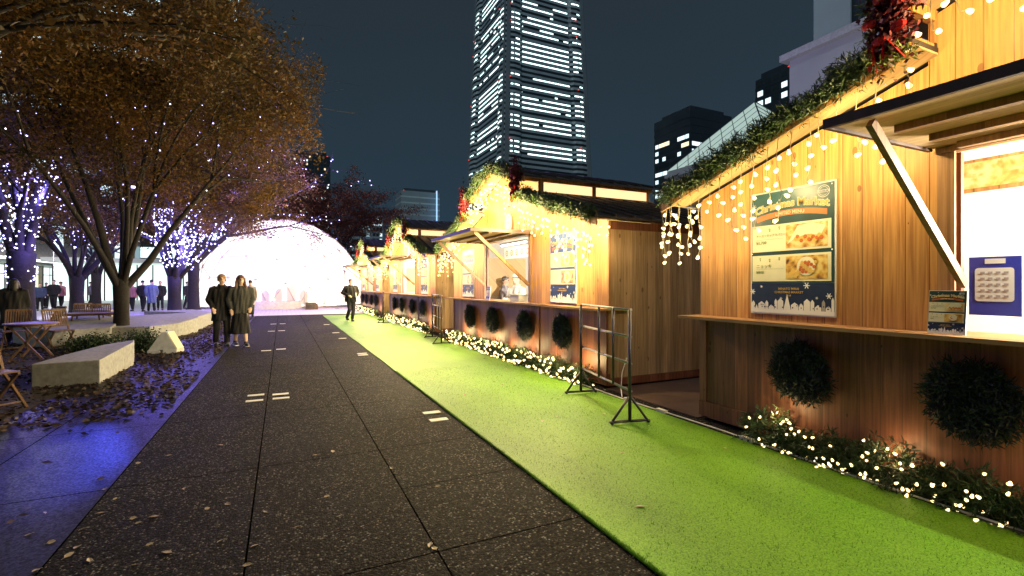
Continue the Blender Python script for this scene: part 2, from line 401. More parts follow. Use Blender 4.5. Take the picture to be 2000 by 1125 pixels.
def leaves_np(P, size, rs, flat=.5, ratio=.5, D=None):
    """leaf quads (diamonds) at P, random orientation"""
    n = len(P); d = rs.normal(size=(n, 3)) if D is None else D+rs.normal(size=(n, 3))*.45
    d[:, 2] *= flat; d /= np.linalg.norm(d, axis=1)[:, None]+1e-9
    q = rs.normal(size=(n, 3)); s = np.cross(d, q); s /= np.linalg.norm(s, axis=1)[:, None]+1e-9
    L_ = (size*rs.uniform(.6, 1.3, n))[:, None]; nrm = np.cross(d, s)
    a = P-d*L_*.5; b = P+s*L_*ratio*.5-nrm*L_*.06; c = P+d*L_*.5; e_ = P-s*L_*ratio*.5-nrm*L_*.06
    V = np.stack([a, b, c, e_], 1).reshape(-1, 3); F = np.arange(4*n).reshape(-1, 4)
    return V, F

# text -> mesh
def text_mb(body, size, mb=None, bold=0.0, align='CENTER', arch=None, pos=(0, 0), mi=0, spacing=1.0):
    cu = bpy.data.curves.new('t', 'FONT'); cu.body = body; cu.size = size; cu.align_x = align; cu.offset = bold; cu.space_character = spacing; cu.resolution_u = 2
    o = bpy.data.objects.new('t', cu); C.objects.link(o)
    bpy.context.view_layer.update(); dg = bpy.context.evaluated_depsgraph_get()
    me = bpy.data.meshes.new_from_object(o.evaluated_get(dg))
    vs = []
    for v in me.vertices:
        x, y = v.co.x, v.co.y
        if arch: y += arch[0]*(1-(x/arch[1])**2)+arch[2]*x
        vs.append((x+pos[0], y+pos[1], 0))
    fs = [tuple(p.vertices) for p in me.polygons]
    bpy.data.objects.remove(o); bpy.data.curves.remove(cu); bpy.data.meshes.remove(me)
    mb = mb or MB(); mb.add(vs, fs, mi); return mb
def to_board(mb, off):
    """board plane: text x -> -y (seen from -x side looking +x, right is -y), text y -> z; off = how proud toward -x"""
    mb.v = [(-off+z, -x, y) for x, y, z in mb.v]; return mb

# ------------------------------------------------------------------ ground
def struct(o): o['kind'] = 'structure'; return o
g = MB(); g.add([(-900, -300, -.03), (900, -300, -.03), (900, 1500, -.03), (-900, 1500, -.03)], [(0, 1, 2, 3)])
struct(g.build('ground', 'earth'))
g = MB(); g.box(-2.75, 12, -8, 26.2, -.2, 0); struct(g.build('pavement', 'pavement'))
g = MB(); g.box(-40, -2.754, -8, 26.2, -.2, -.006); struct(g.build('tree_bed', 'earth'))
g = MB(); g.box(-60, 60, 26.2, 200, -.2, -.002); struct(g.build('plaza_paving', 'plaza_paving'))
g = MB()
CX0, CX1 = 1.757, 3.97
nseg = 60
for i in range(nseg):
    y0 = -6+i*31/nseg; y1 = -6+(i+1)*31/nseg; j0 = .006*math.sin(y0*2.1); j1 = .006*math.sin(y1*2.1)
    vs = [(CX0+j0, y0, .014), (CX1, y0, .014), (CX1, y1, .014), (CX0+j1, y1, .014), (CX0+j0, y0, 0.001), (CX0+j1, y1, .001), (CX1, y0, .001), (CX1, y1, .001)]
    g.add(vs, [(0, 1, 2, 3), (0, 3, 5, 4), (1, 6, 7, 2)])
    if i == 0: g.add([(CX0, y0, .001), (CX1, y0, .001), (CX1, y0, .014), (CX0, y0, .014)], [(0, 1, 2, 3)])
cp = g.build('carpet', 'turf'); tag(cp, 'bright green artificial grass carpet running past the wooden stalls', 'carpet')
rsb = np.random.RandomState(4); nb_ = 34000
yb = .8+7.5*rsb.rand(nb_)**1.8; xb = rsb.uniform(CX0, CX1, nb_); ne = 9000; xb[:ne] = CX0+rsb.normal(size=ne)*.006
Pb = np.stack([xb, yb, np.full(nb_, .014)], 1); Db = rsb.normal(size=(nb_, 3))*.5+np.array([.15, .2, 1]); Db[:, 2] = np.abs(Db[:, 2])
Db *= (.017*rsb.uniform(.5, 1.2, nb_)/np.linalg.norm(Db, axis=1))[:, None]; Sb = rsb.normal(size=(nb_, 3)); Sb[:, 2] = 0; Sb *= .0017/np.linalg.norm(Sb, axis=1)[:, None]
Vb = np.stack([Pb-Sb, Pb+Sb, Pb+Db], 1).reshape(-1, 3); pile = link('pile', npmesh('pile', Vb, np.arange(3*nb_).reshape(-1, 3), 'turf'), cp); pile['kind'] = 'stuff'
# small pale tiles let into the paving
def tile(u, v, w, h, label):
    p = gnd(u, v); m = MB(); m.box(-w/2, w/2, -h/2, h/2, .0005, .006)
    o = m.build('paving_tile', 'concrete_white', loc=(p.x, p.y, 0)); tag(o, label, 'tile', 'pale tiles set in the paving')
tl = ['pale paving tile, upper left of the nearest four by the long joint', 'pale paving tile, lower left of the nearest four by the long joint', 'pale paving tile, upper right of the nearest four by the long joint', 'pale paving tile, lower right of the nearest four by the long joint',
      'left pale tile of the pair beside the feet of the couple', 'right pale tile of the pair beside the feet of the couple', 'left pale tile of the pair just beyond the couple', 'right pale tile of the pair just beyond the couple', 'left pale tile of the farthest pair toward the dome', 'right pale tile of the farthest pair toward the dome']
for i, (u, v) in enumerate([(500, 772), (497, 783), (548, 770), (549, 778), (520, 685), (549, 682), (530, 647), (550, 646), (534, 633), (552, 632.5)]):
    tile(u, v, .2, .09, tl[i])
for i, (u, v) in enumerate([(843, 806), (857, 820), (707, 690.5), (709, 693.5), (669, 661), (656, 650), (638, 634)]):
    tile(u, v, .2, .1, 'pale tile at the carpet edge, %s' % ['upper of the nearest pair', 'lower of the nearest pair', 'upper of the second pair', 'lower of the second pair', 'nearer of two single ones midway', 'farther of two single ones midway', 'farthest one near the walking man'][i])

# ------------------------------------------------------------------ evergreen pieces
def needles(path, rad, n, rs, ln=.05, jitter=None, along=.5, twig=.16):
    """sprigs with needles around a polyline"""
    path = np.array(path, float); seg = np.linalg.norm(np.diff(path, axis=0), axis=1); cum = np.r_[0, np.cumsum(seg)]
    t = rs.uniform(0, cum[-1], n); i = np.clip(np.searchsorted(cum, t)-1, 0, len(seg)-1)
    base = path[i]+(path[i+1]-path[i])*((t-cum[i])/seg[i])[:, None]; tang = (path[i+1]-path[i])/seg[i][:, None]
    d = rs.normal(size=(n, 3)); d -= tang*(d*tang).sum(1)[:, None]*.5; d /= np.linalg.norm(d, axis=1)[:, None]
    lump = .75+.35*np.sin(t*9+1.3)*np.sin(t*4.1)
    r = rad*np.sqrt(rs.uniform(.15, 1, n))*lump
    Ps = []; Ds = []
    k = 9
    for j in range(k):
        f = j/(k-1)
        p = base+d*(r-twig*.5*(1-f)+twig*.3*f)[:, None]+tang*(rs.normal(size=n)*.01)[:, None]
        side = rs.normal(size=(n, 3)); side /= np.linalg.norm(side, axis=1)[:, None]
        nd = d*.6+side*.8; Ps.append(p+nd*ln*.4); Ds.append(nd)
    P = np.concatenate(Ps); D = np.concatenate(Ds)
    D /= np.linalg.norm(D, axis=1)[:, None]
    return leaves_np(P, ln, rs, 1, .17, D*2.2)
def garland(name, path, rad, n, label, cat, group, mat='needle', ln=.05, parent=None, seed=1, twig=.16, stem=True):
    rs = np.random.RandomState(seed+100); o = empty(name, path[0], label, cat, group) if parent is None else parent
    off = Vector(path[0]); P = [tuple(Vector(p)-off) for p in path] if parent is None else path
    V, F = needles(P, rad, n, rs, ln, twig=twig)
    link('foliage', npmesh('foliage', V, F, mat), o)
    if stem: MB().tube(P, .012, 5).build('stem', 'bark', o)
    return o

def bulb_mesh(mat, r=.014, ln=.035):
    m = MB(); m.tube([(0, 0, 0), (0, 0, -ln*.35), (0, 0, -ln*.8), (0, 0, -ln)], [r*.45, r*.8, r, r*.4], 6); return m.mesh('bulb', mat, True)
BULB = {k: bulb_mesh(k) for k in ('bulb_warm', 'bulb_violet')}
BULB['big'] = bulb_mesh('bulb_warm', .017, .04); BULB['violet_big'] = bulb_mesh('bulb_violet', .034, .07)
BULB['far'] = bulb_mesh('bulb_warm', .026, .05)
def put_bulbs(root, pts, key, rs, scale=1.0, limit=100):
    """first `limit` bulbs (nearest the camera first) as parts, the rest as one stuff part"""
    base = root.matrix_basis.translation
    pts = sorted(pts, key=lambda p: (Vector(p)+base-cam.location).length)
    me = BULB[key]
    for p in pts[:limit]:
        o = link('bulb', me, root); o.location = p; o.rotation_euler = (rs.uniform(-1.2, 1.2), rs.uniform(-1.2, 1.2), 0); o.scale = (scale,)*3
    rest = pts[limit:]
    if rest:
        b = MB(); vv = [v.co.copy() for v in me.vertices]; ff = [tuple(p.vertices) for p in me.polygons]
        for p in rest:
            M = Matrix.Rotation(rs.uniform(-1.2, 1.2), 3, 'X') @ Matrix.Rotation(rs.uniform(-1.2, 1.2), 3, 'Y')
            b.add([M @ v*scale+Vector(p) for v in vv], ff)
        o = link('bulbs', b.mesh('bulbs', me.materials[0].name, True, False), root); o['kind'] = 'stuff'

# ------------------------------------------------------------------ posters
def snowflake(mb, x, y, r, mi):
    for k in range(3):
        a = math.pi*k/3; c, s = math.cos(a), math.sin(a); w = r*.13
        zz_ = -.0003*k; mb.add([(x-c*r+s*w, y-s*r-c*w, zz_), (x+c*r+s*w, y+s*r-c*w, zz_), (x+c*r-s*w, y+s*r+c*w, zz_), (x-c*r-s*w, y-s*r+c*w, zz_)], [(0, 1, 2, 3)], mi)
def rect(mb, x0, x1, y0, y1, mi=0): return mb.add([(x0, y0, 0), (x1, y0, 0), (x1, y1, 0), (x0, y1, 0)], [(0, 1, 2, 3)], mi)
ZC = [0]
def disc(mb, x, y, r0, r1, mi=0, n=28):
    vs = []; ZC[0] = (ZC[0]+1) % 40; zz_ = -.00012*ZC[0]; fs = []
    for k in range(n):
        a = 2*math.pi*k/n; vs += [(x+max(r0, .0006)*math.cos(a), y+max(r0, .0006)*math.sin(a), zz_), (x+r1*math.cos(a), y+r1*math.sin(a), zz_)]
    for k in range(n):
        k2 = (k+1) % n; fs.append((2*k, 2*k+1, 2*k2+1, 2*k2))
    return mb.add(vs, fs, mi)
def poster(loc, label, w=.82, h=1.18, kind=0, group='tall menu posters on the stall fronts', name='menu_poster', tilt=0):
    """origin at the foot of the board, in the middle; board faces -x"""
    root = empty(name, loc, label, 'poster', group); sx = w/.82; sy = h/1.18
    b = MB(); b.box(-.012, 0, -w/2, w/2, 0, h); b.build('board', 'white_paint', root)
    def fin(mb, nm, mats, off):
        mb.v = [(x*sx, y*sy, z) for x, y, z in mb.v]; return to_board(mb, off).build(nm, mats, root, fix=False)
    m = MB(); rect(m, -.40, .40, .30 if kind == 0 else .30, 1.165); fin(m, 'poster_top', 'green_navy' if kind == 0 else 'navy', .0145)
    m = MB(); rect(m, -.40, .40, .012, .298); fin(m, 'poster_foot', 'navy', .0145)
    # menu panels
    for j, (y0, y1) in enumerate(((.60, .855), (.315, .565))):
        m = MB(); rect(m, -.39, .375, y0, y1); fin(m, 'menu_panel', 'cream', .017)
        m = MB(); rect(m, -.035, .345, y0+.02, y1-.02); fin(m, 'food_picture', ('food_gnocchi' if j else 'food_wrap') if kind == 0 else ('food_dark' if j else 'food_wrap'), .0195)
        m = MB()
        if kind == 0 and j == 0:   # a filled flat bread
            pts = [(-.02, .66), (.06, .71), (.17, .735), (.29, .72), (.33, .80), (.22, .835), (.08, .82)]
            m.add([(x, y, 0) for x, y in pts], [tuple(range(len(pts)))], 0)
            for q in range(14): disc(m, .06+.018*q, .70+.02*math.sin(q*1.7), 0, .018+.008*math.sin(q*3.1)**2, 1+q % 2, 9)
        elif kind == 0:
            disc(m, .16, .45, 0, .085, 0, 20)
            for q in range(22): disc(m, .10+.012*q % .15, .40+.021*(q*7 % 5), 0, .016, 1+q % 2, 8)
            for q in range(6): disc(m, -.005+.02*q, .36+.022*(q % 3), 0, .022, 1, 8)
        else:
            disc(m, .155, (y0+y1)/2, 0, .10, 0, 24); disc(m, .155, (y0+y1)/2, 0.0, .05, 1, 14)
        mm = fin(m, 'food_print', ['cream', 'gold_print', 'orange_print'], .0215)
        m = MB()
        txt = [('チーズ・ミックスパニーニ', '¥1,700'), ('ニョッキ', '¥800')][j] if kind == 0 else [('スープ・セット', '¥1,000'), ('ホットドッグ', '¥700')][j]
        text_mb(txt[0], .028 if len(txt[0]) > 8 else .042, m, .0004, 'LEFT', pos=(-.345, y0+.145 if j == 0 else y0+.13))
        text_mb(txt[1], .04, m, .0008, 'LEFT', pos=(-.345, y0+.075))
        for q in range(3): disc(m, -.30+q*.1, y1-.03-.012*(q % 2), .004, .009, 0, 10); rect(m, -.306+q*.1, -.294+q*.1, y1-.052-.012*(q % 2), y1-.042-.012*(q % 2))
        rect(m, -.345, -.06, y0+.118, y0+.1195)
        fin(m, 'lettering', 'green_print' if j == 0 and kind == 0 else 'grey_print' if kind else 'green_print', .019)
    # heading
    m = MB(); text_mb('Christmas Market', .098, m, .006, arch=(.06, .40, 0.0), pos=(0, .95), mi=0); fin(m, 'heading_outline', 'cream', .0165)
    m = MB(); text_mb('Christmas Market', .098, m, .0005, arch=(.06, .40, 0.0), pos=(0, .95), mi=0); fin(m, 'heading', 'gold_print', .0195)
    m = MB()
    n = 14
    for q in range(n):
        x0 = -.34+.68*q/n; x1 = -.34+.68*(q+1)/n; f = lambda x: .885+.045*(1-(x/.36)**2)
        m.add([(x0, f(x0)-.0, 0), (x1, f(x1), 0), (x1, f(x1)+.05, 0), (x0, f(x0)+.05, 0)], [(0, 1, 2, 3)], 0)
    fin(m, 'banner', 'orange_print', .0165)
    m = MB(); text_mb('LIMITED MENU', .042, m, .001, arch=(.045, .36, 0), pos=(0, .895)); fin(m, 'banner_lettering', 'cream', .0185)
    m = MB(); disc(m, .31, 1.095, .049, .054); disc(m, .31, 1.095, .036, .039); rect(m, .262, .358, 1.085, 1.107); fin(m, 'badge', 'white_paint', .0165)
    m = MB(); text_mb('PREMIUM', .02, m, .0005, pos=(.31, 1.089)); fin(m, 'badge_lettering', 'navy', .0185)
    m = MB(); text_mb('MINATO MIRAI', .03, m, .0003, pos=(-.01, .235)); text_mb('CHRISTMAS MARKET', .03, m, .0003, pos=(-.01, .203)); text_mb('2018', .024, m, 0, pos=(-.01, .174)); fin(m, 'foot_lettering', 'gold_print', .0185)
    m = MB()
    for x, y, r in ((-.385, .215, .028), (.16, .275, .03), (.355, .185, .026), (-.29, .265, .014), (-.085, .155, .014), (.25, .165, .012), (-.37, 1.05, .025), (-.1, 1.08, .014), (-.2, 1.12, .012), (-.3, .99, .012)): snowflake(m, x, y, r, 0)
    fin(m, 'snowflakes', 'white_paint', .0165)['kind'] = 'stuff'
    m = MB(); rr = random.Random(3); x = -.40; rect(m, -.4, .4, .012, .05, 0)
    while x < .38:
        wd = rr.uniform(.03, .075); hh = rr.uniform(.09, .16)*(1.3 if rr.random() < .15 else 1); wd = min(wd, .4-x); g_ = 1 if rr.random() < .3 else 0
        if rr.random() < .25: m.add([(x, .05, 0), (x+wd, .05, 0), (x+wd/2, hh, 0)], [(0, 1, 2)], 0)
        else: m.add([(x+.002, .05, 0), (x+wd-.002, .05, 0), (x+wd-.002, hh-.025, 0), (x+wd/2, hh, 0), (x+.002, hh-.025, 0)], [(0, 1, 2, 3, 4)], g_)
        x += wd
    fin(m, 'town_skyline', ['white_paint', 'grey_print'], .0165)
    m = MB(); rr = random.Random(5)
    for q in range(26): xx = rr.uniform(-.38, .37); yy = rr.choice((.065, .085)); rect(m, xx, xx+.008, yy, yy+.012)
    fin(m, 'skyline_windows', 'navy', .0185)
    m = MB()
    for yy in (.025, .585, 1.145):
        for xx in (-.385, .385): disc(m, xx, yy, 0, .007, 0, 8)
    fin(m, 'pins', 'white_paint', .023)
    root.rotation_euler = (0, tilt, 0)
    return root

# ------------------------------------------------------------------ stall
SX = 4.25; CEN = [0.5, 9.15, 17.85, 26.5]
def zl(y): return 2.42+.31*(3.7-abs(y))
def zu(y): return 3.47+.307*(1.4-abs(y))
XF = -.38; XB = 2.95
def roof_edge():   # (y,z) of the roof profile, upper face
    return
def make_stall():
    r = empty('market_stall', (SX, CEN[0], 0), '', 'stall')
    prof = [(-3.45, 1.16), (3.45, 1.16), (3.45, zl(3.45)-.05), (1.36, zl(1.36)-.05), (1.36, zu(1.36)-.05), (0, zu(0)-.05), (-1.36, zu(1.36)-.05), (-1.36, zl(1.36)-.05), (-3.45, zl(3.45)-.05)]
    m = MB()   # front wall with the opening cut out, in butted pieces
    OY0, OY1, OZ = -1.1, 1.3, 2.43
    def piece(poly): m.prism(poly, 'x', 0, .04)
    piece([(OY1, 1.16), (3.45, 1.16), (3.45, zl(3.45)-.05), (1.36, zl(1.36)-.05), (OY1, zl(1.36)-.05)])
    piece([(-3.45, 1.16), (OY0, 1.16), (OY0, zl(1.36)-.05), (-1.36, zl(1.36)-.05), (-3.45, zl(3.45)-.05)])
    piece([(OY0, OZ), (OY1, OZ), (OY1, zl(1.36)-.05), (OY0, zl(1.36)-.05)])
    piece([(-1.36, zl(1.36)-.05), (1.36, zl(1.36)-.05), (1.36, zu(1.36)-.05), (0, zu(0)-.05), (-1.36, zu(1.36)-.05)])
    m.build('front_wall', 'cedar', r)
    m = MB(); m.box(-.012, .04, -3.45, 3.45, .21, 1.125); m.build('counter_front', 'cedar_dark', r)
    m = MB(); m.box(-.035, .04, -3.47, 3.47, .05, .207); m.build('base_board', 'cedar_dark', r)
    for yy in (-3.42, -1.4, 3.42):
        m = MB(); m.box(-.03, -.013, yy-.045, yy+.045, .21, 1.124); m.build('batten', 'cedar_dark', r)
    m = MB(); m.box(-.27, .32, -3.55, 3.55, 1.128, 1.158); m.build('counter', 'counter_wood', r)
    m = MB(); m.box(.9, 1.5, -2.9, 2.9, .0, .9); m.build('work_bench', 'white_panel', r)
    for s in (-1, 1):
        y0, y1 = (3.41, 3.45) if s > 0 else (-3.45, -3.41)
        m = MB(); m.box(.042, 2.6, y0, y1, .14, zl(3.45)-.05); m.build('side_wall', 'cedar_grey', r)
        m = MB(); m.box(.0, 2.62, (y0 if s > 0 else y0-.018), (y1+.018 if s > 0 else y1), .03, .137); m.build('side_base_board', 'cedar_dark', r)
        m = MB(); m.box(.0, .045, (3.452 if s > 0 else -3.475), (3.475 if s > 0 else -3.452), .21, zl(3.45)-.07); m.build('corner_post', 'timber', r)
        m = MB(); m.box(.05, 2.58, (3.452 if s > 0 else -3.478), (3.478 if s > 0 else -3.452), zl(3.45)-.19, zl(3.45)-.06); m.build('top_rail', 'cedar_dark', r)
    m = MB(); m.box(2.6, 2.64, -3.45, 3.45, .1, zl(3.45)-.06); m.prism([(-3.3, zl(3.45)-.06), (3.3, zl(3.45)-.06), (1.36, zl(1.36)-.06), (-1.36, zl(1.36)-.06)], 'x', 2.6, 2.64)
    m.prism([(-1.36, zl(1.36)-.06), (1.36, zl(1.36)-.06), (1.36, zu(1.36)-.06), (0, zu(0)-.06), (-1.36, zu(1.36)-.06)], 'x', 2.6, 2.64); m.build('back_wall', 'white_panel', r)
    # white inner lining seen through the opening
    m = MB(); m.box(2.5, 2.55, -2.6, 2.6, .1, 2.6); m.build('inner_lining', 'white_panel', r)
    for y_ in (-2.65, 2.6): m = MB(); m.box(.09, 2.55, y_, y_+.05, .1, 2.6); m.build('inner_lining', 'white_panel', r)
    m = MB(); m.box(.05, 2.56, -2.6, 2.6, 2.602, 2.63); m.build('inner_ceiling', 'white_panel', r)
    m = MB(); m.box(.02, 2.6, -3.4, 3.4, .02, .06); m.build('stall_floor', 'timber', r)
    m = MB(); m.box(.55, 1.75, 2.56, 2.597, 1.2, 2.2); m.build('inner_door', 'plywood', r)
    # roof panels
    for s in (-1, 1):
        for lo in (0, 1):
            if lo: a, b, z = 3.7, 1.30, zl
            else: a, b, z = 1.52, 0.0, zu
            pts = [(s*a, z(a)), (s*b, z(b)), (s*b, z(b)+.035), (s*a, z(a)+.035)]
            m = MB(); m.prism(pts, 'x', XF, XB)
            nb = 11
            for k in range(nb):      # battens / rolled seams
                x = XF+.02+(XB-XF-.04)*k/(nb-1)
                m.prism([(s*a, z(a)+.035), (s*b, z(b)+.035), (s*b, z(b)+.065), (s*a, z(a)+.065)], 'x', x-.015, x+.015)
            m.build('roof_panel', 'roof_dark', r)
            m = MB(); m.prism([(s*(a-.01), z(a)-.018+.003), (s*b, z(b)-.018), (s*b, z(b)-.002), (s*(a-.01), z(a)-.002)], 'x', XF+.03, -.004); m.build('soffit', 'plywood', r)
            m = MB(); m.prism([(s*a, z(a)-.10), (s*b, z(b)-.10), (s*b, z(b)-.001), (s*a, z(a)-.001)], 'x', XF-.0, XF+.028); m.build('fascia', 'cedar', r)
        # clerestory: lit strip between lower and upper roof
        y = s*1.34
        m = MB(); m.box(.06, 2.55, y-.01, y+.01, zl(1.34)+.05, zu(1.34)-.09); m.build('clerestory_window', 'clerestory_glow', r)
        m = MB(); m.box(-.30, 2.7, y-.025, y+.025, zu(1.34)-.088, zu(1.34)-.01); m.build('clerestory_rail', 'cedar', r)
        m = MB(); m.box(-.30, 2.7, y-.035, y+.035, zl(1.34)+.03, zl(1.34)+.07)
        m.build('clerestory_sill', 'cedar', r)
        for x in (.03, 1.2, 2.55):
            m = MB(); m.box(x, x+.08, y-.03, y+.03, zl(1.34)+.071, zu(1.34)-.09); m.build('clerestory_post', 'cedar', r)
    # opening frame
    for yy in (OY0, OY1-.1):
        m = MB(); m.box(-.022, -.001, yy, yy+.1, 1.16, OZ); m.build('opening_post', 'timber', r)
    m = MB(); m.box(-.03, -.001, OY0-.0, OY1, OZ+.002, OZ+.08); m.build('opening_lintel', 'timber', r)
    for yy in (OY1-.11, OY0+.04): m = MB(); m.box(.045, .085, yy, yy+.07, 1.16, OZ); m.build('inner_frame', 'cedar_dark', r)
    # awning: hinged flap held level by two struts
    aw = MB(); aw.box(-1.22, -.032, -1.12, 1.32, 2.475, 2.495); a = aw.build('awning', 'plywood', r)
    for (x0, x1, y0, y1) in ((-1.25, -1.222, -1.15, 1.35), (-1.222, -.032, -1.15, -1.122), (-1.222, -.032, 1.322, 1.35)):
        m = MB(); m.box(x0, x1, y0, y1, 2.455, 2.515); m.build('awning_edge', 'edge_dark', a)
    for x in (-.85, -.45, -.09):
        m = MB(); m.box(x-.025, x+.025, -1.1, 1.15, 2.43, 2.474); m.build('awning_batten', 'timber', a)
    for yy in (-1.06, 1.14):
        m = MB(); m.bar((-1.14, yy, 2.45), (-.045, yy, 1.50), .035, .06); m.build('strut', 'timber', r)
    return r
STALLS = []
st0 = make_stall()
slab = ['wooden market stall nearest the camera, its awning cropped at the right edge', 'second wooden market stall, whole gable front in view with two people serving', 'third wooden market stall, small, behind the second one', 'farthest wooden market stall beside the glowing dome']
for i, c in enumerate(CEN):
    s = st0 if i == 0 else copy_tree(st0)
    s.location = (SX, c, 0); tag(s, slab[i], 'stall', 'wooden market stalls along the carpet'); STALLS.append(s)

WARM = (1.0, .74, .33)
pos_words = ['nearest', 'second', 'third', 'farthest']
# things belonging to each stall
for i, c in enumerate(CEN):
    rs = random.Random(20+i); nearw = pos_words[i]
    far = i >= 2
    # roof garlands: up each slope, with the step
    for s in (1, -1):
        pth = []
        for k in range(13):
            y = 3.62-(3.62-1.5)*k/12; pth.append((SX+XF-.02, c+s*y, zl(y)+.02+.03*math.sin(k*1.9)))
        garland('roof_garland', pth, .11, 1500 if i < 2 else 500, 'dark evergreen garland on the %s lower roof slope of the %s stall' % ('far' if s > 0 else 'near', nearw), 'garland', 'evergreen garlands on the stall gables', 'needle', .06 if i < 2 else .09, seed=i*10+s, twig=.15)
    pth = []
    for k in range(17):
        y = 1.42-2.84*k/16; pth.append((SX+XF-.02, c+y, zu(y)+.02+.02*math.sin(k*1.7)))
    garland('roof_garland', pth, .135, 1500 if i < 2 else 500, 'dark evergreen garland over the peak of the %s stall' % nearw, 'garland', 'evergreen garlands on the stall gables', 'needle', .06 if i < 2 else .09, seed=i*10+5, twig=.15)
    # ribbon bundles at the roof steps
    for s in (1, -1):
        y = c+s*1.37; base = Vector((SX+XF-.1, y, 3.12))
        o = empty('ribbon_bundle', base, 'dark red ribbon bundle hanging at the %s roof step of the %s stall' % ('far' if s > 0 else 'near', nearw), 'ribbon', 'red ribbon bundles on the stall gables')
        nrs = np.random.RandomState(i*7+s+13)
        P = nrs.normal(size=(1900 if i < 2 else 700, 3))*np.array([.04, .06, .15])+np.array([0, 0, .26]); V, F = leaves_np(P, .045, nrs, 1, .7)
        link('ribbon_ruffle', npmesh('ribbon_ruffle', V, F, 'ribbon_red'), o)
        m = MB()
        for q in range(5):
            a = rs.uniform(-.5, .5); m.tube([(0, 0, .1), (-.05, .06*math.sin(q*2)+.02, .03), (-.03, .11*math.sin(q*2.2), -.06-.02*q)], [.03, .028, .015], 4, ry=.2)
        for q in range(5):
            a = q*1.26; m.ell((-.06, .10*math.cos(a), .20+.15*math.sin(a)), (.02, .05, .035), 8, 5)
        m.build('ribbon_tail', 'ribbon_bright', o)
        V, F = needles([(0, -.12, 0), (0, -.06, -.06), (0, 0, -.09), (0, .09, -.05), (0, .14, .2), (0, .1, .42)], .06, 110, nrs, .055, twig=.1); link('sprig', npmesh('sprig', V, F, 'needle_light'), o)
    # icicle lights along the gable
    o = empty('icicle_lights', (SX+XF, c, 0), 'warm icicle light string hanging along the gable of the %s stall' % nearw, 'string lights', 'icicle lights on the stall gables')
    cab = MB(); pts = []
    run = []
    y = -3.66
    while y <= 3.66:
        zz = (zu(y) if abs(y) < 1.4 else zl(y))-.1; run.append((-.0, y, zz)); y += .12
    cab.tube([(p[0]-.012, p[1], p[2]) for p in run], .004, 4, cap=False)
    y = -3.62
    while y < 3.66:
        z0 = (zu(y) if abs(y) < 1.4 else zl(y))-.1; n = rs.choice((2, 4, 5, 6, 3, 4)); x = rs.uniform(-.03, .02)
        if abs(y-1.0) < .25 and i == 0: n = 2
        pl = [(x, y, z0)]; yy = y
        for k in range(n):
            yy = y+rs.uniform(-.025, .025); zz = z0-.07-.105*(k+1)+rs.uniform(-.015, .015)
            pl.append((x+rs.uniform(-.012, .012), yy, zz)); side = rs.choice((-1, 1)); pts.append((pl[-1][0], yy+side*rs.uniform(.0, .035), zz-.005))
            cab.tube([pl[-1], pts[-1]], .0035, 3, cap=False)
        cab.tube(pl, .0038, 3, cap=False); y += rs.uniform(.09, .16) if i < 2 else rs.uniform(.16, .22)
    cab.build('cable', 'cable_clear', o, fix=False)
    put_bulbs(o, pts, 'big' if i == 0 else 'bulb_warm' if i == 1 else 'far', rs, 1.1 if i == 0 else 1.5 if i == 1 else 1.0)
    gp = [105, 620, 720, 760][i]
    for y in ((-3.1, -2.3, -1.6, -.7, .2, .9, 1.7, 2.5, 3.2) if i < 2 else (-2.8, -1.2, .3, 1.6, 2.9)):
        zz = (zu(y) if abs(y) < 1.4 else zl(y))-.38
        lamp(o, (-.03, y, zz), gp/(9 if i < 2 else 5)*3.2, WARM, .03)
    # icicles round the far and near eave corners
    for s in ((1,) if i == 0 else (1, -1)):
        o = empty('eave_lights', (SX, c+s*3.68, 0), 'short warm icicle strands under the %s eave of the %s stall' % ('far' if s > 0 else 'near', nearw), 'string lights', 'icicle lights under the stall eaves')
        cab = MB(); pts = []; z0 = zl(3.7)-.02; cab.tube([(XF, 0, z0), (.0, 0, z0), (.6, 0, z0-.01)], .004, 4, cap=False)
        for q, x in enumerate((-.33, -.24, -.11, .02) if s > 0 else (-.3, -.15)):
            pl = [(x, 0, z0)]; nn = (6, 3, 6, 5)[q] if s > 0 else 2
            for k in range(nn):
                zz = z0-.09-.11*k; pl.append((x+rs.uniform(-.02, .02), rs.uniform(-.01, .01), zz)); pts.append((pl[-1][0]+rs.uniform(-.035, .035), 0, zz))
            cab.tube(pl, .004, 3, cap=False)
        cab.build('cable', 'cable_clear', o, fix=False); put_bulbs(o, pts, 'big' if i == 0 else 'bulb_warm', rs, 1.1 if i == 0 else 1.2)
        lamp(o, (-.15, 0, z0-.35), 9 if i == 0 else 9, WARM, .03)
    # ground garland with lights
    gx = SX-.19
    pth = [(gx+.03*math.sin(k*1.7), c-3.23+(5.95 if i == 0 else 6.4)*k/32, .13+.03*math.sin(k*2.3)) for k in range(33)]
    go = garland('ground_garland', pth, .19, 2600 if i < 2 else 800, 'evergreen garland lying on the ground along the foot of the %s stall' % nearw, 'garland', 'garlands at the foot of the stalls', 'needle', .06 if i < 2 else .09, seed=90+i, twig=.13)
    o = empty('ground_lights', (gx, c, 0), 'warm light string woven through the garland at the foot of the %s stall' % nearw, 'string lights', 'light strings in the ground garlands')
    pts = []; cab = MB(); pl = []
    nb = (330, 300, 190, 150)[i]
    for k in range(nb):
        y = -3.3+(5.75 if i == 0 else 6.45)*k/nb; a = rs.uniform(.1, math.pi+.5); rr_ = .20*rs.uniform(.75, 1.08); p = (-math.sin(a)*rr_*1.05+.02, y+rs.uniform(-.06, .06)+.12, max(.012, .14+math.cos(a)*rr_*.85)); pts.append(p)
        if k % 2 == 0: pl.append((-.02+.02*math.sin(k), p[1], .10+.03*math.sin(k*1.3)))
    cab.tube(pl, .003, 3, cap=False); cab.build('cable', 'needle', o, fix=False)
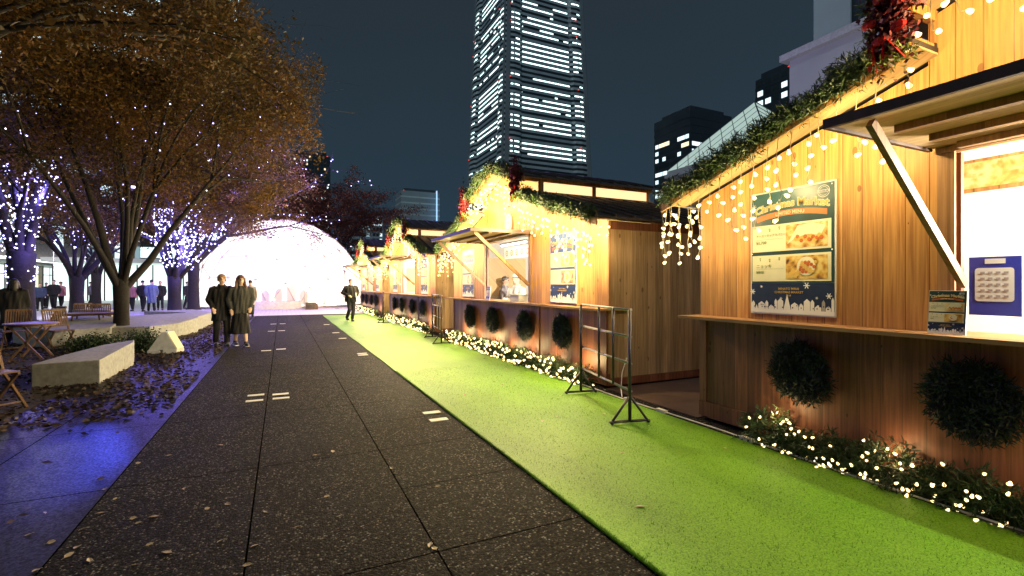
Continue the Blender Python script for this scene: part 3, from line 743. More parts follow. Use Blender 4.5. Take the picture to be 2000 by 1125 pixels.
    put_bulbs(o, pts, 'bulb_warm' if i < 2 else 'far', rs, .75 if i == 0 else 1.3 if i == 1 else 1.1)
    for k in (range(7) if i < 2 else (0, 3, 6)): lamp(o, (-.02+.06*(k % 2), -3+k*.9, .34-.1*(k % 2)), (3, 14, 20, 20)[i], WARM, .02)
    # wreaths on the counter front
    offs = [(2.26, 1.07, -.3, -1.6), (1.95, .54, -1.0, -2.36), (2.1, .7, -.9, -2.3), (2.1, .7, -.9, -2.3)][i]
    for q, yo in enumerate(offs):
        if i == 0 and q > 1: continue
        o = empty('wreath', (SX-.10, c+yo, .74), 'dark round wreath, %s of those on the front of the %s stall' % (['farthest', 'second farthest', 'second nearest', 'nearest'][q] if i else ['left one', 'right one'][q], nearw), 'wreath', 'evergreen wreaths on the counter fronts')
        nrs = np.random.RandomState(50+i*5+q); rr0 = .155
        ring = [(0, rr0*math.cos(a*math.pi/9), rr0*1.05*math.sin(a*math.pi/9)-.01) for a in range(19)]
        V, F = needles(ring, .135, 1500 if i < 2 else 500, nrs, .06, twig=.12); V[:, 0] *= .55; link('foliage', npmesh('foliage', V, F, 'needle_dark'), o)
        MB().tube(ring, .02, 6).build('ring', 'bark', o)
    # posters
    if i:
        poster((SX-.003, c-2.24, 1.19), 'tall menu poster on the near side of the opening of the %s stall' % nearw, kind=1)
    poster((SX-.003, c+2.41 if i == 0 else c+2.3, 1.217 if i == 0 else 1.19), ['large menu poster with two dishes and prices on the nearest stall', 'tall menu poster left of the opening of the second stall', 'tall menu poster left of the opening of the third stall', 'tall menu poster left of the opening of the farthest stall'][i], kind=0 if i == 0 else 1)
    if i < 2:
        poster((SX-.13, c+(1.2 if i == 0 else .73), 1.16), 'small menu card standing on the counter of the %s stall' % nearw, .21, .30, 0, 'small menu cards on the counters', 'menu_card', R(6))
    # oval sign on the gable
    if i:
        o = empty('oval_sign', (SX-.004, c-.1, 2.78), 'pale oval sign above the awning of the %s stall' % nearw, 'sign', 'oval signs on the gables')
        m = MB(); n = 24; m.prism([(.17*math.cos(2*math.pi*k/n), .2*math.sin(2*math.pi*k/n)) for k in range(n)], 'x', -.02, 0); m.build('board', 'cream', o)
        m = MB(); disc(m, 0, 0, .13, .14, 0, 24); text_mb('2018', .06, m, .001, pos=(0, -.02)); to_board(m, .0225).build('lettering', 'gold_print', o, fix=False)
    # inside lamp
    o = empty('ceiling_lamp', (SX+1.25, c+.1, 2.16), 'white lamp hanging inside the %s stall' % nearw, 'lamp', 'lamps inside the stalls')
    m = MB(); m.tube([(0, 0, .0), (0, 0, .44)], .006, 5); m.build('cord', 'cable_white', o)
    m = MB(); m.tube([(0, 0, -.02), (0, 0, .02), (0, 0, .06)], [.16, .12, .03], 14); m.build('lamp_shade', 'white_paint', o)
    m = MB(); m.ell((0, 0, -.05), (.035, .035, .045), 10, 6); m.build('light_bulb', 'bulb_white', o, True)
    lamp(o, (0, 0, -.13), (460, 750, 700, 650)[i], (1, .90, .72), .06)
    o = empty('added_light_tube', (SX+.16, c+.05, 2.36), 'white light tube fixed inside the top of the opening of the %s stall' % nearw, 'lamp', 'light tubes inside the openings')  # tube added to throw light past the counter onto the carpet
    m = MB(); m.tube([(0, -.6, 0), (0, .6, 0)], .014, 8); m.build('tube', 'bulb_white', o, True); m = MB(); m.box(-.03, .03, -.62, .62, .018, .05); m.build('added_tube_holder', 'white_paint', o)  # tube and holder of the added light tube
    for y_ in (-.4, .4): lamp(o, (0, y_, -.035), (110, 150, 140, 140)[i], (1, .92, .68), .02)

# nearest stall interior: picture, blue payment board, boxes
o = empty('hanging_picture', (SX+.75, 2.02, 2.24), 'framed food picture hanging inside the opening of the nearest stall', 'picture')
m = MB(); m.box(-.01, .01, -.62, .0, .0, .26); m.build('frame', 'cedar', o)
m = MB(); m.add([(-.014, -.59, .03), (-.014, -.03, .03), (-.014, -.03, .235), (-.014, -.59, .235)], [(0, 1, 2, 3)]); m.build('picture_print', 'food_wrap', o, fix=False)
o = empty('payment_board', (SX+.32, 1.61, 1.28), 'blue board with a rounded white panel inside the nearest stall', 'sign')
m = MB(); m.box(-.008, .0, -.14, .14, .0, .42); m.build('board', 'blue_board', o)
m = MB(); pts = []
for cx_, cz_, a0 in ((.085, .32, 0), (-.085, .32, 90), (-.085, .12, 180), (.085, .12, 270)):
    for a in (0, 30, 60, 90): pts.append((-.011, cx_+.02*math.cos(R(a0+a)), cz_+.02*math.sin(R(a0+a))))
m.add(pts, [tuple(range(len(pts)))]); m.add([(-.011, -.06, .37), (-.011, .05, .37), (-.011, .05, .405), (-.011, -.06, .405)], [(0, 1, 2, 3)]); m.build('white_panel', 'white_paint', o, fix=False)
m = MB()
for q in range(5):
    for x in range(4): m.add([(-.013, .075-x*.042, .13+q*.042), (-.013, .05-x*.042, .13+q*.042), (-.013, .05-x*.042, .145+q*.042), (-.013, .075-x*.042, .145+q*.042)], [(0, 1, 2, 3)])
m.build('printed_marks', 'cloth_pale', o, fix=False)
for bx, (y, x) in enumerate(((1.2, .15), (.9, .2))):
    o = empty('food_tray', (SX+x, y, 1.16), ['white food tray on the counter of the nearest stall, the one with a brown lump', 'plain white food tray at the right on the counter of the nearest stall'][bx], 'tray')
    m = MB(); m.loft([(0, 0, 0, .08, .11), (0, 0, .03, .1, .14), (0, 0, .032, .09, .13), (0, 0, .012, .07, .1)], 12); m.build('dish', 'foam_white', o)
    m = MB(); m.ell((0, .0, .03), (.04, .05, .03), 8, 5); m.build('food', 'food_dark' if bx == 0 else 'cream', o, True)
o = empty('counter_case', (SX+.1, CEN[1]-.35, 1.16), 'white food container on the counter of the second stall', 'container')
m = MB(); m.box(-.1, .1, -.2, .2, 0, .12); m.build('case_body', 'foam_white', o); m = MB(); m.box(-.11, .11, -.21, .21, .121, .14); m.build('case_lid', 'cream', o)
# header sign inside second stall
o = empty('header_sign', (SX+.5, CEN[1]+.3, 2.10), 'cream header sign with orange ornaments inside the opening of the second stall', 'sign')
m = MB(); m.box(0, .012, -.95, .95, 0, .26); m.build('board', 'white_paint', o)
m = MB()
for q in range(7): disc(m, -.78+q*.26, .13, .045, .07, 0, 16); disc(m, -.78+q*.26, .13, 0, .02, 0, 10)
to_board(m, .003).build('ornaments', 'orange_print', o, fix=False)

# ------------------------------------------------------------------ barriers
def make_barrier(a, b, label):
    a = Vector(a); b = Vector(b); d = (b-a); Ln = d.length; r = empty('barrier', a, label, 'barrier', 'metal rail barriers by the stalls', math.atan2(d.y, d.x))
    for k, x in enumerate((0, .42, .84, Ln)):
        if k in (0, 3): m = MB(); m.tube([(x, 0, .03), (x, 0, 1.215)], .019, 8); m.build('post', 'steel_dark', r, True)
        else: m = MB(); m.tube([(x, 0, .344), (x, 0, 1.215)], .015, 8); m.build('upright', 'steel_dark', r, True)
    for z in (1.215, .925, .637, .344):
        m = MB(); m.tube([(0, -.018, z), (Ln, -.018, z)], .014, 8); m.build('rail', 'steel_light', r, True)
        
    for x in (0, Ln):
        m = MB()
        for s in (-1, 1): m.tube([(x, 0, .30), (x, s*.20, .035)], .014, 6); m.tube([(x, s*.21, .03), (x, 0, .03)], .016, 6); m.tube([(x-.03, s*.21, .025), (x+.03, s*.21, .025)], .018, 6)
        m.build('foot', 'steel_dark', r, True)
    return r
make_barrier((3.35, 4.10, .014), (3.68, 5.53, .014), 'dark metal rail barrier on the carpet beside the nearest gap between stalls')
make_barrier((3.58, 11.6, .014), (3.78, 13.1, .014), 'metal rail barrier at the far end of the second stall')
make_barrier((3.52, 18.9, .014), (3.78, 20.4, .014), 'small distant metal rail barrier before the farthest stall')

# ------------------------------------------------------------------ cables on the ground
m = MB(); pl = [(4.03+.02*math.sin(y*2.2), y, .012) for y in np.linspace(-1, 6.6, 60)]; m.tube(pl, .008, 5); cb = m.mesh('cable', 'cable_white', True)
o = empty('power_cable', (0, 0, 0), 'white power cable running along the foot of the stalls', 'cable'); link('cable', cb, o)
for y in (4.35, 4.95, 3.2): m = MB(); m.box(4.0, 4.05, y-.07, y+.07, .003, .035); m.build('plug_connector', 'cable_white', o)
m = MB(); m.tube([(4.24, 5.25, .5), (4.2, 5.3, .3), (4.1, 5.2, .1), (4.04, 5.1, .02)], .006, 5)
o = m.build('hanging_cable', 'cable_white'); tag(o, 'short white cable hanging down the corner of the second stall', 'cable')
m = MB(); m.box(4.2, 6.9, 3.98, 5.66, .001, .012); tag(m.build('dark_mat', 'edge_dark'), 'dark mat on the ground between the first two stalls', 'mat')
for k, (x, y) in enumerate(((4.03, 2.1), (4.03, 1.35))):
    o = empty('drain_cover', (x-.06, y, .001), ['metal drain cover beside the garland of the nearest stall, the farther one', 'metal drain cover beside the garland of the nearest stall, the nearer one'][k], 'drain cover', 'drain covers by the nearest stall')
    m = MB(); m.box(-.07, .10, -.2, .2, 0, .006); m.build('plate', 'steel_light', o); m = MB(); m.box(-.055, .085, -.18, .18, .0062, .0085); m.build('inset', 'steel_dark', o)

# ------------------------------------------------------------------ dome
DC = Vector((0, 38.6, .6)); DR = 5.6
dome = empty('geodesic_dome', (DC.x, DC.y, 0), 'glowing white geodesic dome tent at the end of the path', 'dome')
bm = bmesh.new(); bmesh.ops.create_icosphere(bm, subdivisions=3, radius=DR, matrix=Matrix.Rotation(.35, 4, 'X'))
bmesh.ops.translate(bm, verts=bm.verts, vec=(0, 0, DC.z)); bmesh.ops.bisect_plane(bm, geom=bm.verts[:]+bm.edges[:]+bm.faces[:], plane_co=(0, 0, .0), plane_no=(0, 0, 1), clear_inner=True)
me = bpy.data.meshes.new('membrane'); bm.to_mesh(me); me.materials.append(MATS['dome_membrane']); link('membrane', me, dome)
st = MB(); hb = MB()
for e_ in bm.edges:
    a, b = (Vector(v.co) for v in e_.verts); c0 = Vector((0, 0, DC.z)); a = c0+(a-c0)*1.004; b = c0+(b-c0)*1.004; st.tube([a, b], .024, 4)
for v in bm.verts:
    if v.co.z > .1: p = Vector((0, 0, DC.z))+(v.co-Vector((0, 0, DC.z)))*1.006; hb.ell(p, (.06, .06, .06), 6, 4)
bm.free()
plain('strut_pink', (.55, .40, .36), .5); st.build('struts', 'strut_pink', dome, fix=False); hb.build('hubs', 'strut_pink', dome, fix=False)
m = MB(); m.tube([(0, 0, -.0), (0, 0, .12)], DR*.995, 64, cap=False); m.build('base_ring', 'cloth_pale', dome)
# folk-town print low on the membrane
m = MB(); rr = random.Random(4)
for q in range(5):
    a = -math.pi/2+(q-2.3)*.13; wd = rr.uniform(.42, .56); hh = rr.uniform(.9, 1.4); rad = 5.47
    M = Matrix.Translation((rad*math.cos(a), rad*math.sin(a), .25)) @ Matrix.Rotation(a+math.pi/2, 4, 'Z')
    m.add([M @ Vector(p) for p in ((-wd/2, 0, 0), (wd/2, 0, 0), (wd/2, 0, hh-.3), (0, 0, hh), (-wd/2, 0, hh-.3))], [(0, 1, 2, 3, 4)], q % 3)
    for rw in range(3):
        for cl in (-1, 0, 1):
            p = [(cl*.13-.04, -.006, .2+rw*.3), (cl*.13+.04, -.006, .2+rw*.3), (cl*.13+.04, -.006, .38+rw*.3), (cl*.13-.04, -.006, .38+rw*.3)]
            if .4+rw*.3 < hh-.25: m.add([M @ Vector(t) for t in p], [(0, 1, 2, 3)], 3)
def tr_print(nm, col):
    mm, nt, bs = newmat(nm); tr = nt.nodes.new('ShaderNodeBsdfTranslucent'); tr.inputs[0].default_value = (*col, 1); mx = nt.nodes.new('ShaderNodeMixShader'); mx.inputs[0].default_value = .95
    bs.inputs['Base Color'].default_value = (*col, 1); L(nt, bs.outputs[0], mx.inputs[1]); L(nt, tr.outputs[0], mx.inputs[2]); L(nt, mx.outputs[0], nt.nodes['Material Output'].inputs[0])
tr_print('print_rose', (1, .93, .92)); tr_print('print_grey', (.93, .91, .95)); tr_print('print_sand', (.97, .92, .85))
m.build('town_print', ['print_rose', 'print_grey', 'print_sand', 'print_rose'], dome, fix=False)
for (x, y, z) in ((-1.5, -1.5, 1.9), (1.8, -1.2, 2.0), (0, 1.8, 2.2)):
    lamp(dome, (x, y, z-1.1), 1500, (1, .95, .85), .5)
bench = MB()
for q in range(12):
    a0 = -math.pi/2-.25+.42*q/12; a1 = -math.pi/2-.25+.42*(q+1)/12
    vs = [(r_*math.cos(a), r_*math.sin(a), z) for z in (0, .5) for r_, a in ((5.75, a0), (6.35, a0), (6.35, a1), (5.75, a1))]
    bench.add(vs, [(0, 1, 2, 3), (4, 5, 6, 7), (0, 1, 5, 4), (1, 2, 6, 5), (2, 3, 7, 6), (3, 0, 4, 7)])
o = bench.build('wrapped_bench', 'vinyl', loc=(DC.x, DC.y, 0)); tag(o, 'low curved bench wrapped in clear plastic before the dome', 'bench')
o = empty('rope_barrier', (1.2, 31.9, 0), 'rope slung between two thin posts before the dome', 'barrier')
for x in (0, 1.9): m = MB(); m.tube([(x, 0, 0), (x, 0, .02), (x, 0, .021), (x, 0, 1.1)], [.14, .14, .02, .02], 8); m.build('post', 'steel_light', o)
m = MB(); m.tube([(1.9*k/12, 0, 1.05-.55*math.sin(math.pi*k/12)) for k in range(13)], .025, 6); m.build('rope', 'cream', o, True)
o = empty('floor_box', (1.6, 31.6, 0), 'small black box on the ground before the dome', 'box'); m = MB(); m.prism([(-.35, 0), (.35, 0), (.35, .3), (.2, .42), (-.35, .42)], 'y', -.2, .2); m.build('box_body', 'edge_dark', o); m = MB(); m.box(-.3, .15, -.21, -.202, .08, .32); m.build('box_grille', 'steel_dark', o)

# ------------------------------------------------------------------ trees
def make_tree(loc, H, trunk_r, fork, spread, nleaf, seed, label, leaf='leaf_rust', leaf_size=.1, limbs=7, group='autumn trees on the left of the path', zlow=None, leanx=0, leany=0, gap=0.0, clip=0, clumpz=.13, droop=.35):
    r_ = random.Random(seed); rs = np.random.RandomState(seed)
    root = empty('autumn_tree', loc, label, 'tree', group); mb = MB(); segs = []; tips = []
    def grow(p, d, ln, rad, lev):
        n = 4 if lev < 3 else 3; pts = [p]; rr = [rad]
        for k in range(n):
            d = (d+Vector((r_.uniform(-1, 1), r_.uniform(-1, 1), r_.uniform(-.5, .6)))*.09*(1+lev*.35)+Vector((0, 0, -.012*lev))).normalized()
            p = p+d*ln/n; pts.append(p); rr.append(rad*(1-.55*(k+1)/n))
        mb.tube(pts, rr, 8 if lev == 0 else 6 if lev < 3 else 4, cap=False)
        for a, b, ra in zip(pts[:-1], pts[1:], rr): segs.append((a, b, ra, lev))
        if lev >= 4: tips.append((pts[-1], d)); tips.append((pts[1], d)); return
        if lev >= 2: tips.append((pts[2], d))
        if lev == 2: tips.append((pts[-1], d))
        nc = 3 if lev < 3 else 2
        for k in range(nc):
            ax = Vector((r_.uniform(-1, 1), r_.uniform(-1, 1), r_.uniform(-.4, .4))); ax = d.cross(ax).normalized(); ang = r_.uniform(.18, .6) if lev < 2 else r_.uniform(.25, .85)
            nd = Matrix.Rotation(ang, 3, ax) @ d; i_ = r_.choice((2, 3, 4)[:n]) if k else n
            i_ = min(i_, n); grow(pts[i_], nd, ln*r_.uniform(.6, .82), rr[i_]*.82, lev+1)
    tp = Vector((leanx, leany, fork)); 
    mb.tube([(0, 0, -.15), (0, 0, 0), (leanx*.05, leany*.05, .12), (leanx*.4, leany*.4, fork*.5), tuple(tp), (leanx, leany, fork+.15)], [trunk_r*1.7, trunk_r*1.45, trunk_r*1.1, trunk_r*.95, trunk_r*1.08, trunk_r*.6], 12, cap=False)
    for k in range(5): segs.append((Vector((0, 0, fork*k/5)), Vector((0, 0, fork*(k+1)/5)), trunk_r, 0))
    for k in range(limbs):
        a = 2*math.pi*k/limbs+r_.uniform(-.3, .3); tilt = r_.uniform(.15, spread)
        d = Vector((math.sin(tilt)*math.cos(a), math.sin(tilt)*math.sin(a), math.cos(tilt)))
        grow(tp-Vector((0, 0, .2))+Vector((math.cos(a), math.sin(a), 0))*trunk_r*.35, d, (H-fork)*.36, trunk_r*r_.uniform(.4, .62), 1)
    mb.build('trunk', 'bark', root, True, fix=False)
    T = np.array([t[0] for t in tips]); D = np.array([t[1] for t in tips])
    zr = zlow if zlow is not None else fork+.9
    keep = T[:, 2] > zr; T = T[keep]; D = D[keep]
    wts = rs.uniform(.15, 1, len(T))**1.4
    if gap: wts[rs.rand(len(T)) < gap] = 0
    wts /= wts.sum()
    idx = rs.choice(len(T), nleaf, p=wts); sc_ = H/9.5
    out = D[idx].copy(); out[:, 2] *= .2
    P = T[idx]+out*(rs.uniform(-.35, .8, nleaf)*sc_)[:, None]+rs.normal(size=(nleaf, 3))*np.array([.26, .26, clumpz])*sc_
    P[:, 2] -= droop*rs.rand(nleaf)**1.5
    if clip:
        rho = np.hypot(P[:, 0]-leanx, P[:, 1]-leany); lim = clip*(1+.08*np.sin(np.arctan2(P[:, 1], P[:, 0])*5+P[:, 2]*1.7)); P = P[(rho < lim) & (P[:, 2] > zr-.5)]
    V, F = leaves_np(P, leaf_size, rs, .6, .48); link('crown', npmesh('crown', V, F, leaf), root)
    return root, segs, T

def light_wrap(loc, segs, z0, z1, n, seed, label, levmax=2, size=1.0, cone=None):
    rs = random.Random(seed); o = empty('tree_lights', loc, label, 'string lights', 'violet light strings wound on the trees')
    S = [s for s in segs if s[3] <= levmax and (s[0].z+s[1].z)/2 > z0 and (s[0].z+s[1].z)/2 < z1 and (cone is None or cone((s[0]+s[1])/2))]
    if not S: return o
    wl = [(s[1]-s[0]).length*(.3+s[2]*6) for s in S]; pts = []
    for k in range(n):
        a, b, ra, lv = rs.choices(S, wl)[0]; t = rs.random(); d = (b-a).normalized(); x = d.orthogonal().normalized(); x = Matrix.Rotation(rs.uniform(0, 6.28), 3, d) @ x
        pts.append(tuple(a+(b-a)*t+x*(ra*1.02+.02)))
    cab = MB()
    for a, b, ra, lv in S:
        d = (b-a); q = []; x0 = d.normalized().orthogonal().normalized()
        for k in range(9): q.append(a+d*k/8+(Matrix.Rotation(k*1.4, 3, d.normalized()) @ x0)*(ra*1.02+.01))
        cab.tube(q, .006, 3, cap=False)
    cab.build('cable', 'steel_dark', o, fix=False); put_bulbs(o, pts, 'violet_big', rs, size)
    return o
VIO = (.22, .16, 1.0)
def tree_at(u, f, **kw):
    p = at(u, f, 0); t = make_tree((p.x, p.y, -.006), **kw); return Vector((p.x, p.y, 0)), t
# nearest tree, trunk out of view to the left
T0p = Vector((-5.3, 7.6, 0))
T0 = make_tree(T0p, 11.5, .26, 2.1, 1.0, 105000, 11, 'large autumn tree overhanging the top left corner, its trunk left of the frame', leaf_size=.078, limbs=11, gap=.55, clip=5.6, leaf='leaf_olive_shade')
T1p, T1 = tree_at(237, 12.9, H=12, trunk_r=.18, fork=1.6, spread=.70, nleaf=150000, clip=4.8, droop=1.5, seed=5, label='autumn tree with a forked dark trunk just behind the low white bench', leaf_size=.095, limbs=9, zlow=2.9, gap=.45)
T2p, T2 = tree_at(341, 25, H=10, trunk_r=.30, fork=1.9, spread=.6, nleaf=45000, seed=8, label='autumn tree whose limbs are wrapped in violet lights, behind the concrete planters', leaf_size=.14, limbs=8, zlow=4.6, gap=.2)
T3p, T3 = tree_at(378, 29, H=16, trunk_r=.30, fork=3.0, spread=.92, nleaf=140000, clip=6.8, droop=1.5, seed=17, label='tall autumn tree standing before the left edge of the dome', leaf_size=.14, limbs=11, zlow=3.6)
T4p, T4 = tree_at(150, 24.5, H=9, trunk_r=.30, fork=1.9, spread=.7, nleaf=16000, seed=23, label='autumn tree with thick forked trunk before the lit shop windows', leaf_size=.14, limbs=6, zlow=3.8)
T5p, T5 = tree_at(188, 30, H=9, trunk_r=.25, fork=2.2, spread=.65, nleaf=12000, seed=29, label='slimmer autumn tree behind the round tables, right of the thick forked trunk', leaf_size=.15, limbs=6, zlow=4.2)
T6p, T6 = tree_at(42, 16.8, H=10, trunk_r=.36, fork=2.6, spread=.5, nleaf=20000, seed=31, label='autumn tree at the left edge with its upper trunk wrapped in violet lights', leaf_size=.12, limbs=5, zlow=5.0, gap=.2)
T7p = at(648, 55, 0)
T7 = make_tree((T7p.x, T7p.y, -.006), 16, .3, 1.2, .5, 26000, 37, 'dark reddish tree rising behind the right side of the dome', leaf='leaf_red', leaf_size=.24, limbs=10, group='trees beyond the dome', zlow=.8)
T8p = at(705, 60, 0)
T8 = make_tree((T8p.x, T8p.y, -.006), 7.5, .25, 1.0, .8, 10000, 41, 'lower reddish tree between the dome and the farthest stall', leaf='leaf_red', leaf_size=.24, limbs=8, group='trees beyond the dome', zlow=.6)
light_wrap(T2p, T2[1], 2.1, 5.6, 850, 1, 'dense violet light string wound round the limbs of the tree behind the planters', 2, 1.0)
light_wrap(T6p, T6[1], 1.8, 6.2, 600, 2, 'violet light string wound round the trunk of the tree at the left edge', 2, .75)
light_wrap(T3p, T3[1], 3.3, 11, 700, 3, 'violet light string scattered through the limbs of the tall tree before the dome', 4, .95)
light_wrap(T1p, T1[1], 3.2, 7, 60, 4, 'few violet lights high on the limbs of the forked tree by the bench', 3, .5)
light_wrap(T5p, T5[1], 2.4, 8, 140, 6, 'violet lights scattered on the slimmer tree behind the tables', 3, .9)
light_wrap(T4p, T4[1], 3.2, 8, 160, 5, 'violet lights on the upper limbs of the thick forked tree', 4, .8)
for p, z, w in ((T2p+Vector((.9, -.5, 0)), 3.2, 600), (T2p+Vector((.3, -1.2, 0)), 4.2, 450), (T2p+Vector((-1.2, -.3, 0)), 3.6, 400), (T6p+Vector((.7, -.6, 0)), 2.8, 110), (T6p+Vector((.6, -.5, 0)), 4.6, 220),
                (T3p+Vector((2.6, -2.4, 0)), 6.2, 1100), (T3p+Vector((5.4, -1.0, 0)), 8.4, 1100), (T3p+Vector((5.0, -3.0, 0)), 6.0, 650), (T3p+Vector((5.8, -.5, 0)), 10.8, 800), (T3p+Vector((-.8, -1.2, 0)), 5, 130), (T4p+Vector((.5, -.6, 0)), 4.8, 220), (T5p+Vector((.6, -.6, 0)), 4.6, 220)):
    lamp(None, (p.x, p.y, z), w, VIO if z < 5 else (.36, .24, 1.0), .05, 'violet_lamp')

# violet floodlight clamped in the tree behind the planters + one added on the forked tree for the blue patch
def floodlight(loc, target, power, col, size, label, blend=.3):
    o = empty('floodlight', loc, label, 'floodlight', 'floodlights in the trees'); d = Vector(target)-Vector(loc)
    q = d.to_track_quat('-Z', 'Y'); o.rotation_mode = 'QUATERNION'; o.rotation_quaternion = q
    m = MB(); m.box(-.14, .14, -.1, .1, .01, .09); m.build('lamp_housing', 'steel_dark', o); m = MB(); m.box(-.12, .12, -.08, .08, 0.0, .008); m.build('lens', 'bulb_violet', o)
    m = MB(); m.tube([(-.16, 0, .05), (-.16, 0, .18), (.16, 0, .18), (.16, 0, .05)], .012, 5); m.build('bracket', 'steel_dark', o)
    ld = bpy.data.lights.new('flood', 'SPOT'); ld.energy = power; ld.color = col; ld.spot_size = size; ld.spot_blend = blend; ld.shadow_soft_size = .06
    l = bpy.data.objects.new('flood_light', ld); C.objects.link(l); l.parent = o; l.location = (0, 0, -.03); return o
floodlight((-4.6, 29.2, 3.6), (-2.55, 11.4, 0), 1300, (.10, .09, 1), R(6.2), 'bright violet floodlight among the light-wrapped limbs behind the planters')

floodlight((-3.45, 15.3, 4.0), (-1.75, 5.5, 0), 2100, (.06, .09, 1), R(6), 'small violet floodlight strapped to a limb of the forked tree', .8).scale = (.35, .35, .35)  # added spot for the blue ground patch, fitting shrunk to stay unnoticed
# leaf litter and low shrubs
rs_ = np.random.RandomState(77); n = 34000
P = np.stack([-1.25-9*rs_.rand(n)**1.5, rs_.uniform(3.0, 27, n), rs_.uniform(.004, .022, n)], 1)
edge = np.where(P[:, 1] > 6.6, -1.45, -2.75)-.22*np.sin(P[:, 1]*1.3)
keep = (P[:, 0] < edge+rs_.normal(size=n)*.18) | (rs_.rand(n) < .02)
P = P[keep]; V, F = leaves_np(P, .075, rs_, .12, .5); V[:, 2] = np.maximum(V[:, 2], .004)
o = link('leaf_litter', npmesh('leaf_litter', V, F, 'leaf_dry')); tag(o, 'brown fallen leaves covering the ground under the trees', 'leaf litter', kind='stuff')
lm = []
for q in range(4):
    m = MB(); w = .011+.004*q; ln = .045+.012*q
    if q == 3: w = .022; ln = .045
    pts = [(-ln/2, 0, .004), (-ln*.2, w, .010), (ln*.25, w*.7, .012), (ln/2, 0, .005), (ln*.25, -w*.7, .006), (-ln*.2, -w, .004), (0, 0, .003)]
    m.add(pts, [(0, 1, 6), (1, 2, 6), (2, 3, 6), (3, 4, 6), (4, 5, 6), (5, 0, 6)]); m.tube([(-ln/2, 0, .004), (-ln*.75, .004, .003)], .0012, 3); lm.append(m.mesh('fallen_leaf', 'leaf_dry', fix=False))
plain('leaf_pale', (.32, .25, .16), .6, .4, 20); 
for me_ in lm: me_.materials[0] = MATS['leaf_pale']
leafpos = [(88, 1002), (55, 1045), (195, 1003), (260, 1013), (270, 1022), (292, 1064), (325, 1080), (405, 994), (430, 1058), (497, 1067), (483, 1104), (205, 956), (225, 975), (175, 1095), (135, 1085), (70, 1115), (260, 1105), (638, 970), (840, 1065), (848, 1072), (770, 925), (765, 915), (650, 882), (615, 890), (1110, 985), (855, 950), (430, 870), (270, 905), (330, 890), (360, 955), (445, 985), (150, 1070), (580, 1030), (520, 1000), (300, 1010), (100, 1060), (160, 1035)]
for k, (u, v) in enumerate(leafpos):
    p = gnd(u, v); o = link('fallen_leaf', lm[k % 4]); o.location = (p.x, p.y, 0); o.rotation_euler = (0, 0, rnd.uniform(0, 6.28)); o.scale = (rnd.uniform(.7, 1.0),)*3; tag(o, 'small dry pale leaf lying on the dark foreground paving', 'leaf', 'dry leaves on the foreground paving')
for k in range(34):
    o = link('fallen_leaf', lm[rnd.randrange(4)]); o.location = (rnd.uniform(4.0, 4.14) if k % 2 else rnd.uniform(2.0, 3.95), rnd.uniform(1.8, 9), .002 if k % 2 else .014); o.rotation_euler = (0, 0, rnd.uniform(0, 6.28)); tag(o, 'small dry leaf lying on the green carpet' if k % 2 == 0 else 'small dry leaf on the wet strip between carpet and stall front', 'leaf', 'dry leaves by the carpet')
def shrub(p, rad, h, n, seed, label, mat='needle'):
    rs = np.random.RandomState(seed); o = empty('shrub', p, label, 'shrub', 'low shrubs by the planters')
    P = rs.normal(size=(n, 3))*np.array([rad*.5, rad*.5, h*.3])+np.array([0, 0, h*.5]); P[:, 2] = np.abs(P[:, 2]); V, F = leaves_np(P, .07, rs, 1, .4); link('foliage', npmesh('foliage', V, F, mat), o)
    m = MB()
    for q in range(6): a = q*1.05; m.tube([(0, 0, 0), (rad*.4*math.cos(a), rad*.4*math.sin(a), h*.8)], [.01, .004], 4)
    m.build('stems', 'bark', o)
shrub(gnd(280, 684), .38, .38, 2600, 3, 'dark low shrub between the tree trunk and the triangular block')
shrub(gnd(180, 683), .45, .3, 2200, 4, 'dark low shrub before the far concrete planter')

# ------------------------------------------------------------------ concrete benches and planters
def block(poly, hs, label, name='concrete_bench', cat='bench', z0=-.02):
    n = len(poly); m = MB(); cx_ = sum(p[0] for p in poly)/n; cy_ = sum(p[1] for p in poly)/n
    vs = [(x, y, z0) for x, y in poly]+[(x, y, h) for (x, y), h in zip(poly, hs)]
    m.add(vs, [tuple(reversed(range(n)))]+[(i, (i+1) % n, (i+1) % n+n, i+n) for i in range(n)])
    m.add([vs[i] for i in range(n, 2*n)]+[(cx_, cy_, sum(hs)/n)], [(i, (i+1) % n, n) for i in range(n)])
    m.v = [(x-cx_, y-cy_, z) for x, y, z in m.v]
    o = m.build(name, 'concrete', loc=(cx_, cy_, 0)); bv = o.modifiers.new('b', 'BEVEL'); bv.width = .012; bv.segments = 2; bv.limit_method = 'ANGLE'
    # weld
    bm = bmesh.new(); bm.from_mesh(o.data); bmesh.ops.remove_doubles(bm, verts=bm.verts, dist=.0005); bmesh.ops.recalc_face_normals(bm, faces=bm.faces); bm.to_mesh(o.data); bm.free()
    tag(o, label, cat, 'angular concrete benches among the trees'); return o
def G2(u, v): p = gnd(u, v); return (p.x, p.y)
block([(-3.3, 9.33), (-2.5, 9.28), (-2.51, 11.15), (-2.62, 11.7), (-2.95, 11.2), (-3.2, 10.2)], [.34, .357, .43, .42, .40, .36], 'low wedge-shaped concrete bench on the left in front of the forked tree')
block([G2(100, 681), G2(216, 672), (-4.05, 17.0), (-5.0, 18.2), (-6.3, 16.8)], [.42, .42, .55, .62, .5], 'angular concrete bench behind the folding chairs, left of the forked tree')
block([(-4.1, 15.5), (-3.15, 15.55), (-2.72, 16.75), (-2.42, 18.1), (-3.0, 20.6), (-4.6, 19.2)], [.40, .40, .38, .46, .5, .5], 'large faceted concrete planter right of the forked tree')
